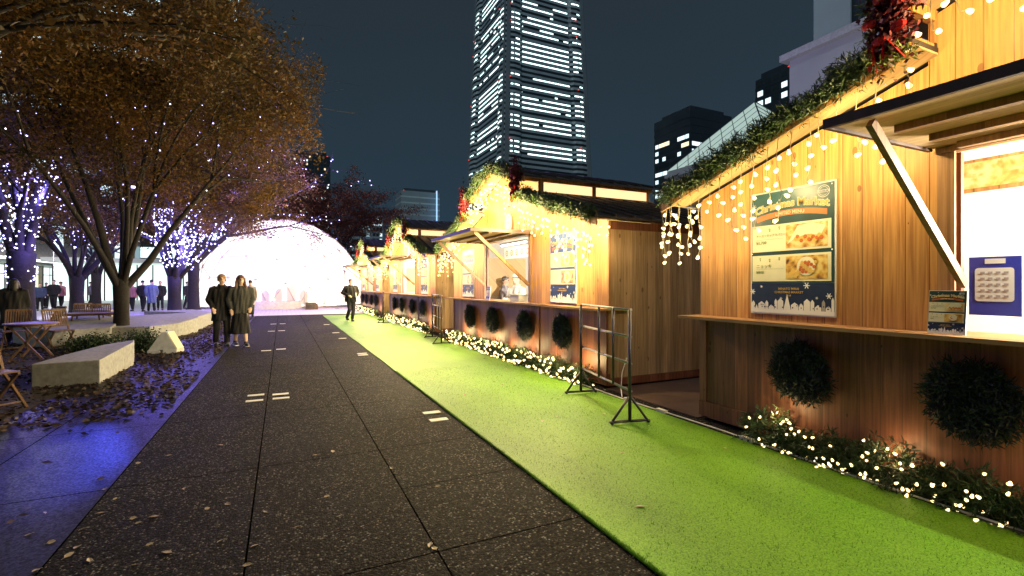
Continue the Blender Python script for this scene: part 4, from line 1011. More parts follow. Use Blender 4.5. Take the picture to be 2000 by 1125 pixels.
block([(-2.5, 18.6), (-2.4, 21.6), (-3.3, 23.2), (-4.7, 22.3), (-3.2, 20.9)], [.45, .45, .5, .5, .5], 'farther concrete planter beside the path, behind the couple')
block([(-6.2, 20.4), (-5.0, 19.5), (-4.75, 20.6), (-5.5, 21.8)], [.68, .68, .68, .68], 'pale concrete block behind the single folding chair')
# triangular block
p = gnd(318, 690); o = empty('triangular_block', (p.x, p.y, 0), 'small triangular white block with a sloping plate beside the path', 'block', rz=-.25); o.scale = (.86, .86, .92)
m = MB(); m.prism([(-.32, .08), (.32, .08), (.09, .5), (-.02, .5)], 'y', -.02, .35); m.build('wedge', 'concrete_white', o)
m = MB(); m.box(-.33, -.06, -.04, .37, 0, .078); m.box(.02, .33, -.04, .37, 0, .078); m.build('base', 'concrete_white', o)
m = MB(); m.prism([(.335, .10), (.325, .08), (.095, .5), (.105, .505)], 'y', -.01, .34); m.build('sloping_plate', 'cream', o)

# ------------------------------------------------------------------ folding furniture
def make_chair():
    r = empty('folding_chair', (0, 0, 0), '', 'chair')
    W_ = .21
    m = MB()   # slatted back, leaning
    def P(t, off=0): return Vector((0, .17+.20*t, .40+.50*t))
    for s in (-1, 1): m.bar((s*W_, .17, .40), (s*W_, .37, .90), .028, .03)
    m.bar((-W_, .37, .90), (W_, .37, .90), .03, .05); m.bar((-W_, .225, .53), (W_, .225, .53), .028, .03)
    for k in range(9): x = -W_+.042*(k+1); m.bar((x, .225, .53), (x, .365, .885), .024, .012)
    m.build('backrest', 'teak', r)
    m = MB()
    for k in range(8): y = -.24+.055*k; m.box(-W_+.03, W_-.03, y, y+.04, .435, .452)
    for s in (-1, 1): m.box(s*W_*.8-.012, s*W_*.8+.012, -.24, .2, .41, .434)
    m.build('seat', 'teak', r)
    for s in (-1, 1):
        m = MB(); m.bar((s*W_, .17, .40), (s*W_, -.30, .0), .026, .034); m.build('leg', 'teak', r)
        m = MB(); m.bar((s*(W_-.035), -.2, .42), (s*(W_-.035), .30, .0), .026, .034); m.build('leg', 'teak', r)
    m = MB(); m.bar((-W_, -.22, .07), (W_, -.22, .07), .02, .02); m.build('stretcher', 'teak', r); m = MB(); m.bar((-W_+.03, .24, .05), (W_-.03, .24, .05), .02, .02); m.build('stretcher', 'teak', r)
    return r
ch0 = make_chair(); first = True
chairs = [((118, 682), 10, 'slatted folding chair facing the camera before the angular concrete bench'),
          ((32, 684), -12, 'slatted folding chair at the far left beside the dark round table'),
          ((86, 668), -75, 'folding chair seen side on, leaning back behind the other chairs'),
          ((-22, 800), 20, 'large dark folding chair cropped by the left edge of the frame'),
          ((268, 652), 80, 'single folding chair seen side on, right of the forked tree'),
          ((200, 650), 165, 'dark folding chair beyond the long table, left of the forked tree'),
          ((160, 648), 175, 'dark folding chair beyond the long table, nearer the thick trunk')]
for (u, v), rz, lb in chairs:
    c_ = ch0 if first else copy_tree(ch0); first = False
    p = gnd(u, v); c_.location = (p.x, p.y, 0 if v != 652 else .0); c_.rotation_euler = (0, 0, R(rz)+.45); tag(c_, lb, 'chair', 'wooden folding chairs under the trees')
def table(u, v, round_, label, w=.4, rz=0):
    p = gnd(u, v); o = empty('cafe_table', (p.x, p.y, 0), label, 'table', 'wooden cafe tables under the trees', rz)
    if round_: m = MB(); m.tube([(0, 0, .70), (0, 0, .725)], w, 24); m.tube([(0, 0, .66), (0, 0, .70)], w*.85, 20)
    else:
        m = MB()
        for k in range(9): m.box(-w*1.5, w*1.5, -w*.9+k*w*.2, -w*.9+k*w*.2+w*.17, .70, .722)
        m.box(-w*1.4, w*1.4, -w*.8, -w*.75, .66, .70); m.box(-w*1.4, w*1.4, w*.75, w*.8, .66, .70)
    m.build('tabletop', 'teak', o)
    for sx in (-1, 1):
        for sy in (-1, 1): m = MB(); m.bar((sx*w*.6, sy*w*.6, .68), (sx*w*(-.6 if round_ else .8), sy*w*.6, 0), .03, .035); m.build('leg', 'teak', o)
table(62, 700, True, 'dark round wooden table among the folding chairs at the left', .42)
table(172, 662, False, 'long slatted wooden table left of the forked tree', .45, .1)

# ------------------------------------------------------------------ people
def bake_remesh(mb, mat, voxel, name, noise=0, seed=0, smooth_it=2):
    me = mb.mesh(name, mat, True, False); o = bpy.data.objects.new('tmp', me); C.objects.link(o)
    md = o.modifiers.new('r', 'REMESH'); md.mode = 'VOXEL'; md.voxel_size = voxel; md.use_smooth_shade = True
    if smooth_it: s2 = o.modifiers.new('s', 'SMOOTH'); s2.factor = .5; s2.iterations = smooth_it
    bpy.context.view_layer.update(); dg = bpy.context.evaluated_depsgraph_get(); nm = bpy.data.meshes.new_from_object(o.evaluated_get(dg))
    bpy.data.objects.remove(o); bpy.data.meshes.remove(me)
    if noise:
        co = np.empty(len(nm.vertices)*3, np.float32); nm.vertices.foreach_get('co', co); co = co.reshape(-1, 3)
        a = np.arctan2(co[:, 1], co[:, 0]); w = noise*(np.sin(a*7+co[:, 2]*5+seed)+.6*np.sin(a*13-co[:, 2]*9+seed*2)); co[:, 0] += w*np.cos(a); co[:, 1] += w*np.sin(a)
        nm.vertices.foreach_set('co', co.ravel()); nm.update()
    nm.name = name; nm.materials.clear(); nm.materials.append(MATS[mat]); return nm
def person(loc, rz, H, label, group=None, top='cloth_black', legs_m='cloth_black', hair='hair_black', hairstyle='short', coat_hem=.95, skirt=None, arms=None, legs=None, lean=0, detail=True, coat_w=1.0, headturn=0, shoes='shoe_black', hat=None, top_open=None):
    s = H/1.75; root = empty('person', loc, label, 'person', group, rz); root.scale = (s, s, s)
    arms = arms or [((.25, .03, 1.14), (.24, -.04, .88)), ((-.25, .03, 1.14), (-.24, -.04, .88))]
    legs = legs or [((.10, -.02, .49), (.10, .02, .085)), ((-.10, -.03, .49), (-.11, .0, .085))]
    vx = .010 if detail else .022
    b = MB(); hc = Vector((0, lean-.01, 1.625))
    b.ell(hc+Vector((0, .012, .02)), (.076, .094, .105), 16, 12); b.ell(hc+Vector((0, -.028, -.05)), (.055, .06, .065), 14, 9)     # skull, jaw
    b.ell(hc+Vector((0, -.098, -.005)), (.013, .02, .022), 8, 6); b.ell(hc+Vector((0, -.086, .03)), (.045, .02, .012), 8, 6)          # nose, brow
    for sx in (-1, 1): b.ell(hc+Vector((sx*.078, .012, 0)), (.012, .02, .032), 8, 6)
    b.tube([(0, .015, 1.40), (0, lean+.01, 1.48), (0, lean, 1.56)], [.06, .052, .05], 12)
    b.loft([(0, 0, .86, .15, .105), (0, 0, .96, .155, .11), (0, 0, 1.08, .13, .095), (0, 0, 1.25, .155, .11), (0, 0, 1.38, .165, .10), (0, .01, 1.44, .11, .07)], 20)
    for (kn, an), sx in zip(legs, (1, -1)):
        b.tube([(sx*.085, 0, .90), kn, an], [.085, .055, .035], 12); b.ell((an[0], an[1]-.05, an[2]-.045), (.04, .11, .035), 12, 7)
    for (el, wr), sx in zip(arms, (1, -1)):
        el = Vector(el); wr = Vector(wr); b.tube([(sx*.165, .01, 1.40), (sx*.19, .01, 1.38), el, wr], [.05, .052, .037, .026], 10)
        d = (wr-el).normalized(); side = d.cross(Vector((0, 1, 0))); side = side.normalized() if side.length > .1 else Vector((1, 0, 0)); nrm = d.cross(side).normalized()
        Mh = Matrix((side, nrm, d)).transposed(); b.ell(wr+d*.045, (.038, .016, .05), 12, 8, M=Mh)
        if detail:
            for q in range(4):
                o_ = side*((q-1.5)*.019); ln = (.062, .074, .07, .055)[q]; p0 = wr+d*.075+o_
                b.tube([p0, p0+d*ln*.55-nrm*.006, p0+d*ln-nrm*.024], [.0095, .009, .0075], 6)
            p0 = wr+d*.02+side*.032*(-sx); b.tube([p0, p0+d*.03-side*sx*.018, p0+d*.058-side*sx*.02-nrm*.012], [.011, .010, .008], 6)
    link('body', bake_remesh(b, 'skin', vx, 'body', smooth_it=1), root)
    # face
    if detail:
        for sx in (-1, 1): m = MB(); m.ell(hc+Vector((sx*.031, -.083, .008)), (.013, .008, .007), 8, 6); m.build('eye', 'hair_black', root, True); m = MB(); m.ell(hc+Vector((sx*.033, -.088, .031)), (.02, .007, .004), 8, 4); m.build('eyebrow', hair, root, True)
        m = MB(); m.ell(hc+Vector((0, -.083, -.055)), (.022, .009, .007), 8, 6); m.build('mouth', 'lip', root, True)
    # top
    t = MB(); w = coat_w
    hem = coat_hem
    rings = [(0, 0, hem, .185*w, .14*w), (0, 0, (hem+1.08)/2, .178*w, .135*w), (0, 0, 1.10, .17*w, .128*w), (0, 0, 1.28, .188*w, .138*w), (0, .005, 1.38, .19*w, .125*w), (0, .012, 1.44, .13, .095), (0, .015, 1.485, .075, .075)]
    t.loft(rings, 24)
    for (el, wr), sx in zip(arms, (1, -1)):
        wr2 = Vector(el)+(Vector(wr)-Vector(el))*.97; t.tube([(sx*.13, .01, 1.40), (sx*.195, .01, 1.385), el, wr2], [.07*w, .078*w, .062*w, .048*w], 12)
    link('coat', bake_remesh(t, top, .016 if detail else .03, 'coat', .011, 1.3), root)
    if detail:
        m = MB(); m.tube([(0, .02, 1.455), (0, .01, 1.50)], [.10, .082], 14, cap=False, ry=.95); m.build('collar', top, root, True)
        m = MB()
        for k in range(4): m.ell((.012, -.135*w+(.02 if k == 3 else 0), hem+.1+k*.13), (.011, .006, .011), 8, 5)
        m.build('buttons', 'steel_dark', root, True)
    # legs / skirt
    if skirt:
        m = MB(); m.loft([(0, 0, skirt, .24, .20), (0, 0, .6, .19, .155), (0, 0, .95, .15, .12)], 20); link('skirt', bake_remesh(m, legs_m, .02, 'skirt', .010, 4), root)
    else:
        m = MB(); m.loft([(0, 0, .84, .165, .12), (0, 0, .99, .15, .115)], 16)
        for (kn, an), sx in zip(legs, (1, -1)): m.tube([(sx*.09, 0, .9), (kn[0], kn[1], kn[2]), (an[0], an[1]+.005, an[2]+.01)], [.10, .078, .066], 12)
        link('trousers', bake_remesh(m, legs_m, .018 if detail else .03, 'trousers', .003, 2), root)
    for (kn, an), sx in zip(legs, (1, -1)):
        m = MB(); m.ell((an[0], an[1]-.055, an[2]-.05), (.05, .135, .045), 12, 7); m.tube([(an[0], an[1]+.01, an[2]-.04), (an[0], an[1], an[2]+.03)], [.05, .045], 10); m.build('shoe', shoes, root, True)
        m = MB(); m.box(an[0]-.045, an[0]+.045, an[1]-.18, an[1]+.06, max(an[2]-.095, -.0), an[2]-.078); m.build('sole', 'cloth_white' if shoes != 'shoe_black' else 'shoe_black', root)
    # hair
    m = MB()
    if hairstyle == 'bowl':
        m.ell(hc+Vector((0, .025, .045)), (.098, .108, .085), 18, 12); m.ell(hc+Vector((0, -.05, .065)), (.08, .05, .04), 12, 8)
        for sx in (-1, 1): m.ell(hc+Vector((sx*.075, .02, .0)), (.022, .06, .06), 8, 8)
        m.ell(hc+Vector((0, .07, -.02)), (.075, .04, .07), 10, 8)
    elif hairstyle == 'long':
        m.ell(hc+Vector((0, .025, .04)), (.094, .105, .09), 18, 12); m.ell(hc+Vector((0, -.06, .068)), (.065, .035, .03), 12, 8)
        for sx in (-1, 1): m.tube([hc+Vector((sx*.07, .0, .04)), hc+Vector((sx*.092, .01, -.07)), hc+Vector((sx*.11, -.03, -.2)), hc+Vector((sx*.11, -.05, -.30))], [.04, .036, .036, .02], 10)
        m.tube([hc+Vector((0, .07, 0)), hc+Vector((0, .09, -.15)), hc+Vector((0, .11, -.28))], [.08, .09, .05], 12)
    else:
        m.ell(hc+Vector((0, .028, .042)), (.086, .10, .085), 16, 12); m.ell(hc+Vector((0, -.045, .08)), (.06, .045, .03), 12, 8)
    link('hair', bake_remesh(m, hair, .012 if detail else .025, 'hair', .0, 0), root)
    if hat: m = MB(); m.tube([hc+Vector((0, .01, .05)), hc+Vector((0, .01, .1)), hc+Vector((0, .02, .16))], [.1, .105, .07], 14); m.build('cap', hat, root, True); m = MB(); m.tube([hc+Vector((0, .01, .045)), hc+Vector((0, .01, .062))], .104, 16); m.build('cap_band', 'edge_dark', root, True)
    return root
FACE = TH   # a figure facing -y turns by this to look at the camera
def pf(u, f, z=0): p = at(u, f, 0); return (p.x, p.y, z)
fL = 1410/(676-556)
person(pf(433, fL), R(14), 1.76, 'person with blond bowl-cut hair in a long black coat, hands in pockets', 'couple walking toward the camera', hair='hair_blond', hairstyle='bowl', coat_hem=.62, coat_w=1.14,
       arms=[((.27, .04, 1.14), (.20, -.10, .92)), ((-.27, .04, 1.14), (-.20, -.10, .92))], legs=[((.10, -.08, .49), (.10, -.10, .085)), ((-.10, .01, .48), (-.11, .12, .10))])
person(pf(470, fL+.1), R(16), 1.74, 'person with long brown hair in a charcoal jacket and black skirt', 'couple walking toward the camera', top='cloth_charcoal', hair='hair_brown', hairstyle='long', coat_hem=.80, coat_w=1.12, skirt=.30,
       arms=[((.27, .04, 1.14), (.20, -.10, .93)), ((-.26, .03, 1.14), (-.22, -.05, .90))], legs=[((.09, -.06, .49), (.09, -.14, .085)), ((-.09, .02, .48), (-.09, .12, .10))], shoes='steel_dark')
fm = 1410/(628-556)
mp_ = person(pf(685, fm, .014), R(14), 1.72, 'person in a puffy black jacket walking on the green carpet holding a bottle', None, hair='hair_brown', hairstyle='short', coat_hem=.80, coat_w=1.28,
       arms=[((.33, .07, 1.18), (.17, -.20, 1.06)), ((-.33, .07, 1.18), (-.15, -.18, 1.06))], legs=[((.10, -.03, .49), (.05, -.05, .085)), ((-.10, -.14, .50), (-.12, .10, .14))])
o = empty('bottle', (mp_.location.x+.16, mp_.location.y-.30, 1.0), 'small pale bottle held in the hand of the walking person', 'bottle'); m = MB(); m.loft([(0, 0, 0, .03, .03), (0, 0, .13, .03, .03), (0, 0, .17, .012, .012), (0, 0, .2, .012, .012)], 12); m.build('bottle_body', 'white_panel', o, True); m = MB(); m.tube([(0, 0, .2), (0, 0, .22)], .014, 8); m.build('bottle_cap', 'cloth_blue', o)
fb = 1410/(621-556)
bp = person(pf(489, fb+1), R(180), 1.72, 'person in a pale grey coat walking away behind the couple', None, top='cloth_pale', coat_hem=.55, coat_w=1.05, legs=[((.10, -.08, .49), (.10, -.10, .085)), ((-.10, .02, .48), (-.10, .12, .10))])
o = empty('dark_bag', (bp.location.x-.02, bp.location.y-.35, .12), 'dark bag carried low behind the person in the pale coat', 'bag'); m = MB(); m.loft([(0, 0, 0, .16, .10), (0, 0, .2, .18, .12), (0, 0, .34, .13, .06)], 12); m.build('bag_body', 'cloth_black', o, True); m = MB(); m.tube([(-.08, 0, .33), (-.06, 0, .52), (.06, 0, .52), (.08, 0, .33)], .012, 6); m.build('bag_handle', 'cloth_black', o, True)
ph = [(105, 29, 0, 1.8, 'cloth_black', 'tall person in black standing before the lit shop windows', 'hair_black'), (119, 29.5, 160, 1.7, 'cloth_pink', 'person in a dusky pink top beside the tall person in black', 'hair_brown'),
      (78, 27.5, 20, 1.6, 'cloth_navy', 'person in a dark blue coat left of the group at the shop windows', 'hair_brown'), (66, 31, 0, 1.6, 'cloth_navy', 'small dark figure farthest left in the group', 'hair_black'), (90, 31, 0, 1.65, 'cloth_black', 'person half hidden behind the tall person in black', 'hair_black'),
      (259, 27.5, -20, 1.65, 'cloth_pink', 'person with a pale face left of the group between the trees', 'hair_brown'), (279, 27, 160, 1.75, 'cloth_black', 'person in black from behind between the trees', 'hair_black'), (296, 26, 200, 1.78, 'cloth_blue', 'person in a long blue coat walking between the trees', 'hair_black'),
      (313, 28.5, 10, 1.72, 'cloth_black', 'person in a dark coat beside the light-wrapped tree', 'hair_brown'), (366, 30, 60, 1.7, 'cloth_black', 'person partly hidden by the tall tree before the dome', 'hair_black'), (178, 32, 100, 1.7, 'cloth_grey', 'person in grey between the two trunks before the shop', 'hair_black')]
for u, f, rz, H, mt, lb, hr in ph:
    person(pf(u, f), R(rz), H, lb, 'visitors on the plaza', top=mt, hair=hr, coat_hem=.5 if mt == 'cloth_blue' else .82, coat_w=1.15, detail=False, legs=[((.10, -.10, .49), (.11, -.16, .085)), ((-.10, .02, .48), (-.10, .16, .10))])
person(pf(27, 12.6), R(200), 1.66, 'person all in black with dark hair at the left edge behind the chairs', None, coat_hem=.4, coat_w=1.5, hairstyle='long', headturn=1)
# stall staff
person((SX+.75, CEN[1]+1.08, .06), R(-70), 1.68, 'stall keeper in white with a white cap serving at the second stall', 'staff inside the second stall', top='cloth_white', legs_m='cloth_white', hair='hair_black', hat='cloth_white', coat_hem=.8, arms=[((.26, -.05, 1.16), (.15, -.28, 1.14)), ((-.26, -.05, 1.16), (-.15, -.28, 1.14))])
person((SX+1.0, CEN[1]+2.25, .06), R(60), 1.66, 'stall keeper in a grey striped top bending at the back of the second stall', 'staff inside the second stall', top='cloth_grey', hair='hair_black', coat_w=1.15, coat_hem=.85, arms=[((.28, -.1, 1.18), (.1, -.3, 1.3)), ((-.28, -.1, 1.18), (-.1, -.3, 1.3))])

# ------------------------------------------------------------------ far buildings
def prism_building(name, loc, sx, sy, h, label, body, floors, bays, lit, seed, win='window_cool', frac=.3, faces=('s', 'w'), z0=6, wfrac=.7, hfrac=.45, runs=1, warmfrac=0, beacons=2, rz=0, topdark=0):
    """box building; windows that are lit are separate parts"""
    r = empty(name, loc, label, 'building', 'city buildings behind the market', rz); rr = random.Random(seed)
    m = MB(); m.box(-sx/2, sx/2, -sy/2, sy/2, -1, h); m.build('wall', body, r)
    m = MB(); m.box(-sx/2*.8, sx/2*.8, -sy/2*.8, sy/2*.8, h, h+h*.03); m.build('roof', 'block_dark', r)
    fh = (h-z0)/floors; bands = MB()
    for k in range(floors):
        z = z0+k*fh; bands.box(-sx/2-.12, sx/2+.12, -sy/2-.12, sy/2+.12, z-fh*.13, z+fh*.13)
    bands.build('floor_bands', 'tower_band' if body != 'block_dark' else 'block_dark', r)
    gl = MB(); wins = []
    for fc in faces:
        W_ = sx if fc in 'sn' else sy; bw = W_*.94/bays
        for k in range(floors-topdark):
            z = z0+k*fh+fh*.2; zt = z+fh*hfrac*1.2; b_ = 0
            while b_ < bays:
                run = rr.randint(1, runs) if runs > 1 else 1; run = min(run, bays-b_); on = rr.random() < frac
                a0 = -W_*.47+b_*bw+bw*(1-wfrac)/2; a1 = -W_*.47+(b_+run)*bw-bw*(1-wfrac)/2
                def q(off, a0=a0, a1=a1, z=z, zt=zt):
                    if fc == 's': return [(a0, -sy/2-off, z), (a1, -sy/2-off, z), (a1, -sy/2-off, zt), (a0, -sy/2-off, zt)]
                    if fc == 'w': return [(-sx/2-off, a1, z), (-sx/2-off, a0, z), (-sx/2-off, a0, zt), (-sx/2-off, a1, zt)]
                    return [(sx/2+off, a0, z), (sx/2+off, a1, z), (sx/2+off, a1, zt), (sx/2+off, a0, zt)]
                if on: wins.append((q(.08), rr.random()))
                else: gl.add(q(.05), [(0, 1, 2, 3)])
                b_ += run
    gl.build('window_glass', 'glass_dark', r, fix=False)['kind'] = 'stuff'
    wins.sort(key=lambda t: -abs(t[0][0][0]-t[0][1][0])-abs(t[0][0][1]-t[0][1][1]))
    for q_, t in wins[:60]: m = MB(); m.add(q_, [(0, 1, 2, 3)]); m.build('lit_window', 'window_warm' if t < warmfrac else win, r, fix=False)
    if wins[60:]:
        m = MB()
        for q_, t in wins[60:]: m.add(q_, [(0, 1, 2, 3)], 0 if t >= warmfrac else 1)
        o = m.build('lit_windows', [win, 'window_warm'], r, fix=False); o['kind'] = 'stuff'
    for k in range(beacons): m = MB(); m.ell(((-1)**k*sx*.42, -sy*.42, h+.4+h*.03*0), (h*.006, h*.006, h*.006), 6, 5); m.build('beacon', 'beacon_red', r)
    return r
def B(u, f): p = at(u, f, 0); return (p.x, p.y, 0)
prism_building('apartment_tower', B(607, 500), 36, 26, 133, 'tall dark apartment tower with scattered lit windows behind the dome', 'block_dark', 34, 12, None, 3, 'window_cool', .13, wfrac=.55, warmfrac=.55, faces=('s', 'e'))
prism_building('office_building', B(712, 520), 30, 20, 66, 'low grey office building with long lit floors, left of the third stall roof', 'block_pale', 8, 6, None, 4, 'window_cool_dim', .75, faces=('s', 'e'), wfrac=1.0, runs=4)
prism_building('office_building', B(735, 500), 11, 14, 72, 'narrow pale stair tower with a column of lights beside the low grey office', 'block_pale', 12, 3, None, 5, 'window_cool', .3, faces=('s', 'e'))
prism_building('office_building', B(815, 480), 38, 26, 92, 'glassy office block with blue-lit edges behind the third stall', 'block_pale', 15, 8, None, 6, 'window_cool_dim', .75, faces=('s', 'e'), wfrac=1.0, runs=5, topdark=5)
prism_building('office_building', B(775, 500), 8, 14, 78, 'slim dark grey shaft at the left of the glassy office block', 'block_pale', 10, 2, None, 16, 'window_cool_dim', .0, faces=('s',))
p = at(853, 470, 0); m = MB(); m.box(-.5, .5, -.5, .5, 40, 93); emit('edge_blue', (.35, .6, 1), 1.2); o = m.build('light_column', 'edge_blue', loc=(p.x, p.y, 0)); tag(o, 'thin blue vertical light strip on the corner of the glassy office block', 'light strip')
prism_building('office_tower', B(1352, 300), 34, 30, 104, 'dark office tower with cool lit floors between the second stall and the pyramid roof', 'block_dark', 22, 9, None, 7, 'window_cool', .6, faces=('s', 'w'), wfrac=.86, runs=3, warmfrac=.08, topdark=3)
prism_building('office_tower', B(1532, 210), 16, 16, 92, 'slim dark tower with a row of lit windows left of the white wall', 'block_dark', 20, 4, None, 8, 'window_cool', .28, faces=('s', 'w'), wfrac=.7)
# left tower behind the trees
prism_building('office_tower', (-38, 128, 0), 56, 24, 110, 'office tower with cool lit floors glimpsed through the tree crowns', 'block_dark', 27, 16, None, 9, 'window_cool', .4, faces=('s', 'e'), wfrac=.8, runs=3)
prism_building('office_tower', (-70, 84, 0), 26, 20, 90, 'office tower with small cool windows at the top left corner behind the crowns', 'block_dark', 24, 10, None, 19, 'window_cool', .28, faces=('s', 'e'), wfrac=.6)
# skyscraper
def skyscraper():
    cx_, cy_ = 199.2, 387.3; H = 296; r = empty('skyscraper', (cx_, cy_, 0), 'very tall tapering skyscraper with long bands of lit white floors', 'skyscraper', 'city buildings behind the market')
    def hw(z): return 41.5*(1-(z-90)*.00082)
    T_ = [-1, -.93, -.80, -.66, -.60, .60, .66, .80, .93, 1]; Dd = [0, 0, .022, .0, -.05, -.05, .0, .022, 0, 0]
    def pt(face, t, z, off=0):
        for i in range(len(T_)-1):
            if T_[i] <= t <= T_[i+1]: d = Dd[i]+(Dd[i+1]-Dd[i])*(t-T_[i])/(T_[i+1]-T_[i]); break
        w = hw(z); a = t*w; dd = w*(1+d)+off
        return {'s': (a, -dd, z), 'e': (dd, a, z), 'n': (-a, dd, z), 'w': (-dd, -a, z)}[face]
    def ring(z, off): return [pt(f, t, z, off) for f in ('s', 'e', 'n', 'w') for t in T_]
    nr = 4*len(T_)
    m = MB(); vs = ring(0, 0)+ring(H, 0); m.add(vs, [(i, (i+1) % nr, (i+1) % nr+nr, i+nr) for i in range(nr)]+[tuple(range(nr, 2*nr))]); m.build('glass_wall', 'glass_dark', r)
    fl = 4.2; nfl = int(H/fl); m = MB()
    for k in range(nfl):
        z = k*fl; a = ring(z, .35); b = ring(z+fl*.50, .35); a2 = ring(z, -.1); b2 = ring(z+fl*.50, -.1)
        m.add(a+b+a2+b2, [(i, (i+1) % nr, (i+1) % nr+nr, i+nr) for i in range(nr)]+[(i+nr, (i+1) % nr+nr, (i+1) % nr+3*nr, i+3*nr) for i in range(nr)]+[(i+2*nr, (i+1) % nr+2*nr, (i+1) % nr, i) for i in range(nr)])
    m.build('spandrel_bands', 'tower_band', r, fix=False)
    for f in 'senw':
        for sgn in (-1, 1):
            m = MB(); vs = []
            for z in (0, H+2): vs += [pt(f, sgn*1.0, z, .8), pt(f, sgn*.91, z, .8), pt(f, sgn*.91, z, -2), pt(f, sgn*.96, z, -2)]
            m.add(vs, [(0, 1, 5, 4), (1, 2, 6, 5), (2, 3, 7, 6), (3, 0, 4, 7), (4, 5, 6, 7)]); m.build('corner_pier', 'tower_stone', r)
    rr = random.Random(12); wins = []
    bays = [(-.88, -.67), (-.59, -.2), (-.2, .2), (.2, .59), (.67, .79), (.80, .89)]
    for f in ('s', 'w'):
        prev = [0]*6
        for k in range(15, nfl-1):
            full = rr.random() < .62; blank = rr.random() < .06 or k % 19 in (3, 4)
            for bi, (t0, t1) in enumerate(bays):
                if blank: continue
                if full or rr.random() < .36:
                    a, b = t0, t1
                    if not full and rr.random() < .5:
                        c_ = rr.uniform(t0, t1); a, b = (t0, c_) if rr.random() < .5 else (c_, t1)
                    ns = max(1, int((b-a)/.1)); 
                    for q in range(ns):
                        if rr.random() < .08: continue
                        x0 = a+(b-a)*q/ns; x1 = a+(b-a)*(q+1)/ns-.008; z = k*fl+fl*.56; z1 = z+fl*.28
                        wins.append(([pt(f, x0, z, .12), pt(f, x1, z, .12), pt(f, x1, z1, .12), pt(f, x0, z1, .12)], k))
    wins.sort(key=lambda t: -(Vector(t[0][0])-Vector(t[0][1])).length)
    for q_, k in wins[:100]: m = MB(); m.add(q_, [(0, 1, 2, 3)]); m.build('lit_window', 'tower_window', r, fix=False)
    m = MB()
    for q_, k in wins[100:]: m.add(q_, [(0, 1, 2, 3)])
    o = m.build('lit_windows', 'tower_window', r, fix=False); o['kind'] = 'stuff'
    for z in (118, 168, 214, 228):
        for f, t in (('s', -.9), ('s', .75), ('w', .7), ('w', -.9)): p_ = pt(f, t, z, 1.2); m = MB(); m.ell(p_, (.5, .5, .4), 6, 4); m.build('beacon', 'beacon_red', r)
emit('tower_window', (.74, 1.0, .97), 2.4)
skyscraper()
# white parapet wall building on the right with a dark banded tower above
r = empty('white_building', (25, -5, 0), 'plain pale building wall with a thin parapet behind the nearest stall roof', 'building')
m = MB(); m.box(0, 18, -25, 22.2, -1, 13.7); m.build('wall', 'wall_white', r); m = MB(); m.box(-.35, 18.2, -25.2, 22.55, 13.7, 14.05); m.build('parapet', 'concrete_white', r)
m = MB()
for z in (4.5, 8.0, 11.2): m.box(-.012, .0, -25, 22.1, z, z+.03)
m.build('wall_joints', 'brick_grey', r)
r = empty('banded_tower', (75, 2, 0), 'dark tower with black window bands at the top, above the pale wall', 'building')
m = MB(); m.box(-15, 15, -45, 35.5, -1, 95); m.build('wall', 'block_dark', r); m = MB()
for k in range(22): m.box(-15.25, -15.002, -44, 31, 7+k*4.0, 9+k*4.0)
m.build('window_bands', 'glass_dark', r); m = MB(); m.box(-15.5, -15.26, 31.5, 35.8, 0, 95.3); m.build('corner_pier', 'tower_band', r)
# pyramid roof
pc = at(1474, 75, 0); r = empty('pyramid_pavilion', (pc.x, pc.y, 0), 'lit glass pyramid roof on a white block behind the garland', 'building'); hb_ = 9.2; zb = 20.2; za = 30.0
m = MB(); m.box(-hb_*.94, hb_*.94, -hb_*.94, hb_*.94, -1, zb-1.2); m.build('wall', 'wall_white', r); m = MB(); m.box(-hb_*1.03, hb_*1.03, -hb_*1.03, hb_*1.03, zb-1.2, zb-.7); m.box(-hb_, hb_, -hb_, hb_, zb-.7, zb-.1); m.build('cornice', 'wall_white', r)
m = MB(); cs = [(-hb_, -hb_, zb), (hb_, -hb_, zb), (hb_, hb_, zb), (-hb_, hb_, zb), (0, 0, za)]; m.add(cs, [(0, 1, 4), (1, 2, 4), (2, 3, 4), (3, 0, 4)]); m.build('glass_roof', 'pyramid_glow', r, fix=False)
m = MB()
for i in range(4):
    a = Vector(cs[i]); b = Vector(cs[(i+1) % 4]); ap = Vector(cs[4]); m.tube([a, ap], .12, 4)
    for k in range(1, 8):
        t = k/8; p0 = a.lerp(b, t); 
        m.tube([p0, (b.lerp(ap, 1-t) if False else a.lerp(ap, t))], .07, 4); m.tube([p0, b.lerp(ap, 1-t)], .07, 4)
m.build('glazing_bars', 'block_dark', r, fix=False)
# shopping centre on the left
r = empty('shopping_centre', (-25, 90, 0), 'long low building with brightly lit ground-floor shop windows on the left', 'building')
m = MB(); m.box(-12, 0, -70, 80, 4.3, 13.5); m.build('upper_wall', 'brick_grey', r); m = MB(); m.box(-12, .9, -70, 80, 3.7, 4.0); m.build('canopy', 'wall_white', r)
m = MB(); m.box(.5, .9, -70, 80, 4.02, 4.25); m.build('light_strip', 'strip_white', r)
m = MB(); m.box(-11, -10.9, -70, 80, -.5, 4.3); m.build('back_wall', 'block_dark', r)
for k in range(18):
    y0 = -62+k*7.6; m = MB(); m.box(-.35, -.3, y0+.25, y0+7.3, .5, 3.5); m.build('shop_window', ['shop_light', 'shop_light', 'shop_yellow'][k % 3], r)
    m = MB(); m.box(-.32, -.0, y0-.2, y0+.2, 0, 3.7); m.build('pillar', 'brick_grey', r)
    m = MB(); m.box(-.29, -.25, y0+2.6, y0+2.72, .5, 3.5); m.box(-.29, -.25, y0+4.9, y0+5.02, .5, 3.5); m.box(-.29, -.25, y0+.3, y0+7.25, 2.6, 2.68); m.build('mullion', 'steel_dark', r)
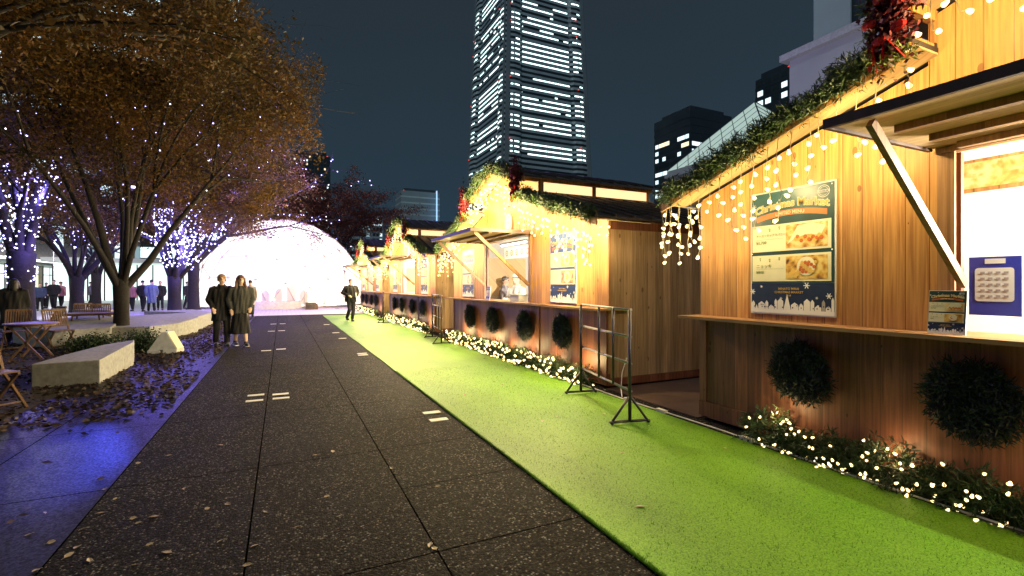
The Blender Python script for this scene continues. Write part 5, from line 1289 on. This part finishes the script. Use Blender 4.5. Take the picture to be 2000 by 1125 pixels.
for k in range(10):
    y0 = -50+k*12; m = MB(); m.box(.0, .06, y0, y0+3.2, 5.6, 8.8); m.build('upper_window', 'window_cool' if k % 2 else 'window_cool_dim', r)
# lit pavilion between trunks
r = empty('glass_pavilion', (-14, 58, 0), 'bright glass pavilion entrance glimpsed between the tree trunks', 'building')
m = MB(); m.box(-5, 5, 0, 6, 0, 3.4); m.build('lit_interior', 'shop_light', r); m = MB(); m.box(-5.6, 5.6, -.8, 6.6, 3.6, 4.0); m.build('roof', 'wall_white', r)
m = MB()
for k in range(9): x = -5+k*1.25; m.box(x-.05, x+.05, -.12, -.02, 0, 3.4)
m.build('mullions', 'steel_dark', r)

# ------------------------------------------------------------------ plaza lamps, plus unseen lamps added for their light
def street_lamp(loc, h, power, col, label):
    o = empty('street_lamp', loc, label, 'street lamp', 'street lamps'); m = MB(); m.tube([(0, 0, 0), (0, 0, .3), (0, 0, .31), (0, 0, h)], [.09, .09, .05, .04], 10); m.build('pole', 'steel_dark', o, True)
    m = MB(); m.tube([(0, 0, h-.02), (0, 0, h+.04), (0, 0, h+.12)], [.25, .24, .05], 14); m.build('lamp_cap', 'steel_dark', o); m = MB(); m.ell((0, 0, h-.08), (.11, .11, .06), 10, 6); m.build('lamp_globe', 'bulb_white', o, True)
    lamp(o, (0, 0, h-.22), power, col, .12); return o
street_lamp((17, 6, 0), 6.0, 1500, (.9, .92, 1), 'street lamp behind the stalls lighting the pale wall')  # added out of sight to brighten the pale wall
street_lamp((17, 30, 0), 6.0, 900, (.9, .95, 1), 'street lamp behind the farther stalls')  # added lamp, hidden by the stalls
street_lamp((-13, 33, 0), 5.0, 900, (.95, .95, 1), 'street lamp on the plaza beyond the trees')
street_lamp((-17, 52, 0), 5.0, 1200, (.95, .95, 1), 'far street lamp near the shop windows')
street_lamp((3.2, -4.5, 0), 4.6, 45, (1, .80, .45), 'street lamp standing behind the camera beside the carpet')  # added fill for the carpet and near paving, out of view
print('objects', len(bpy.data.objects))
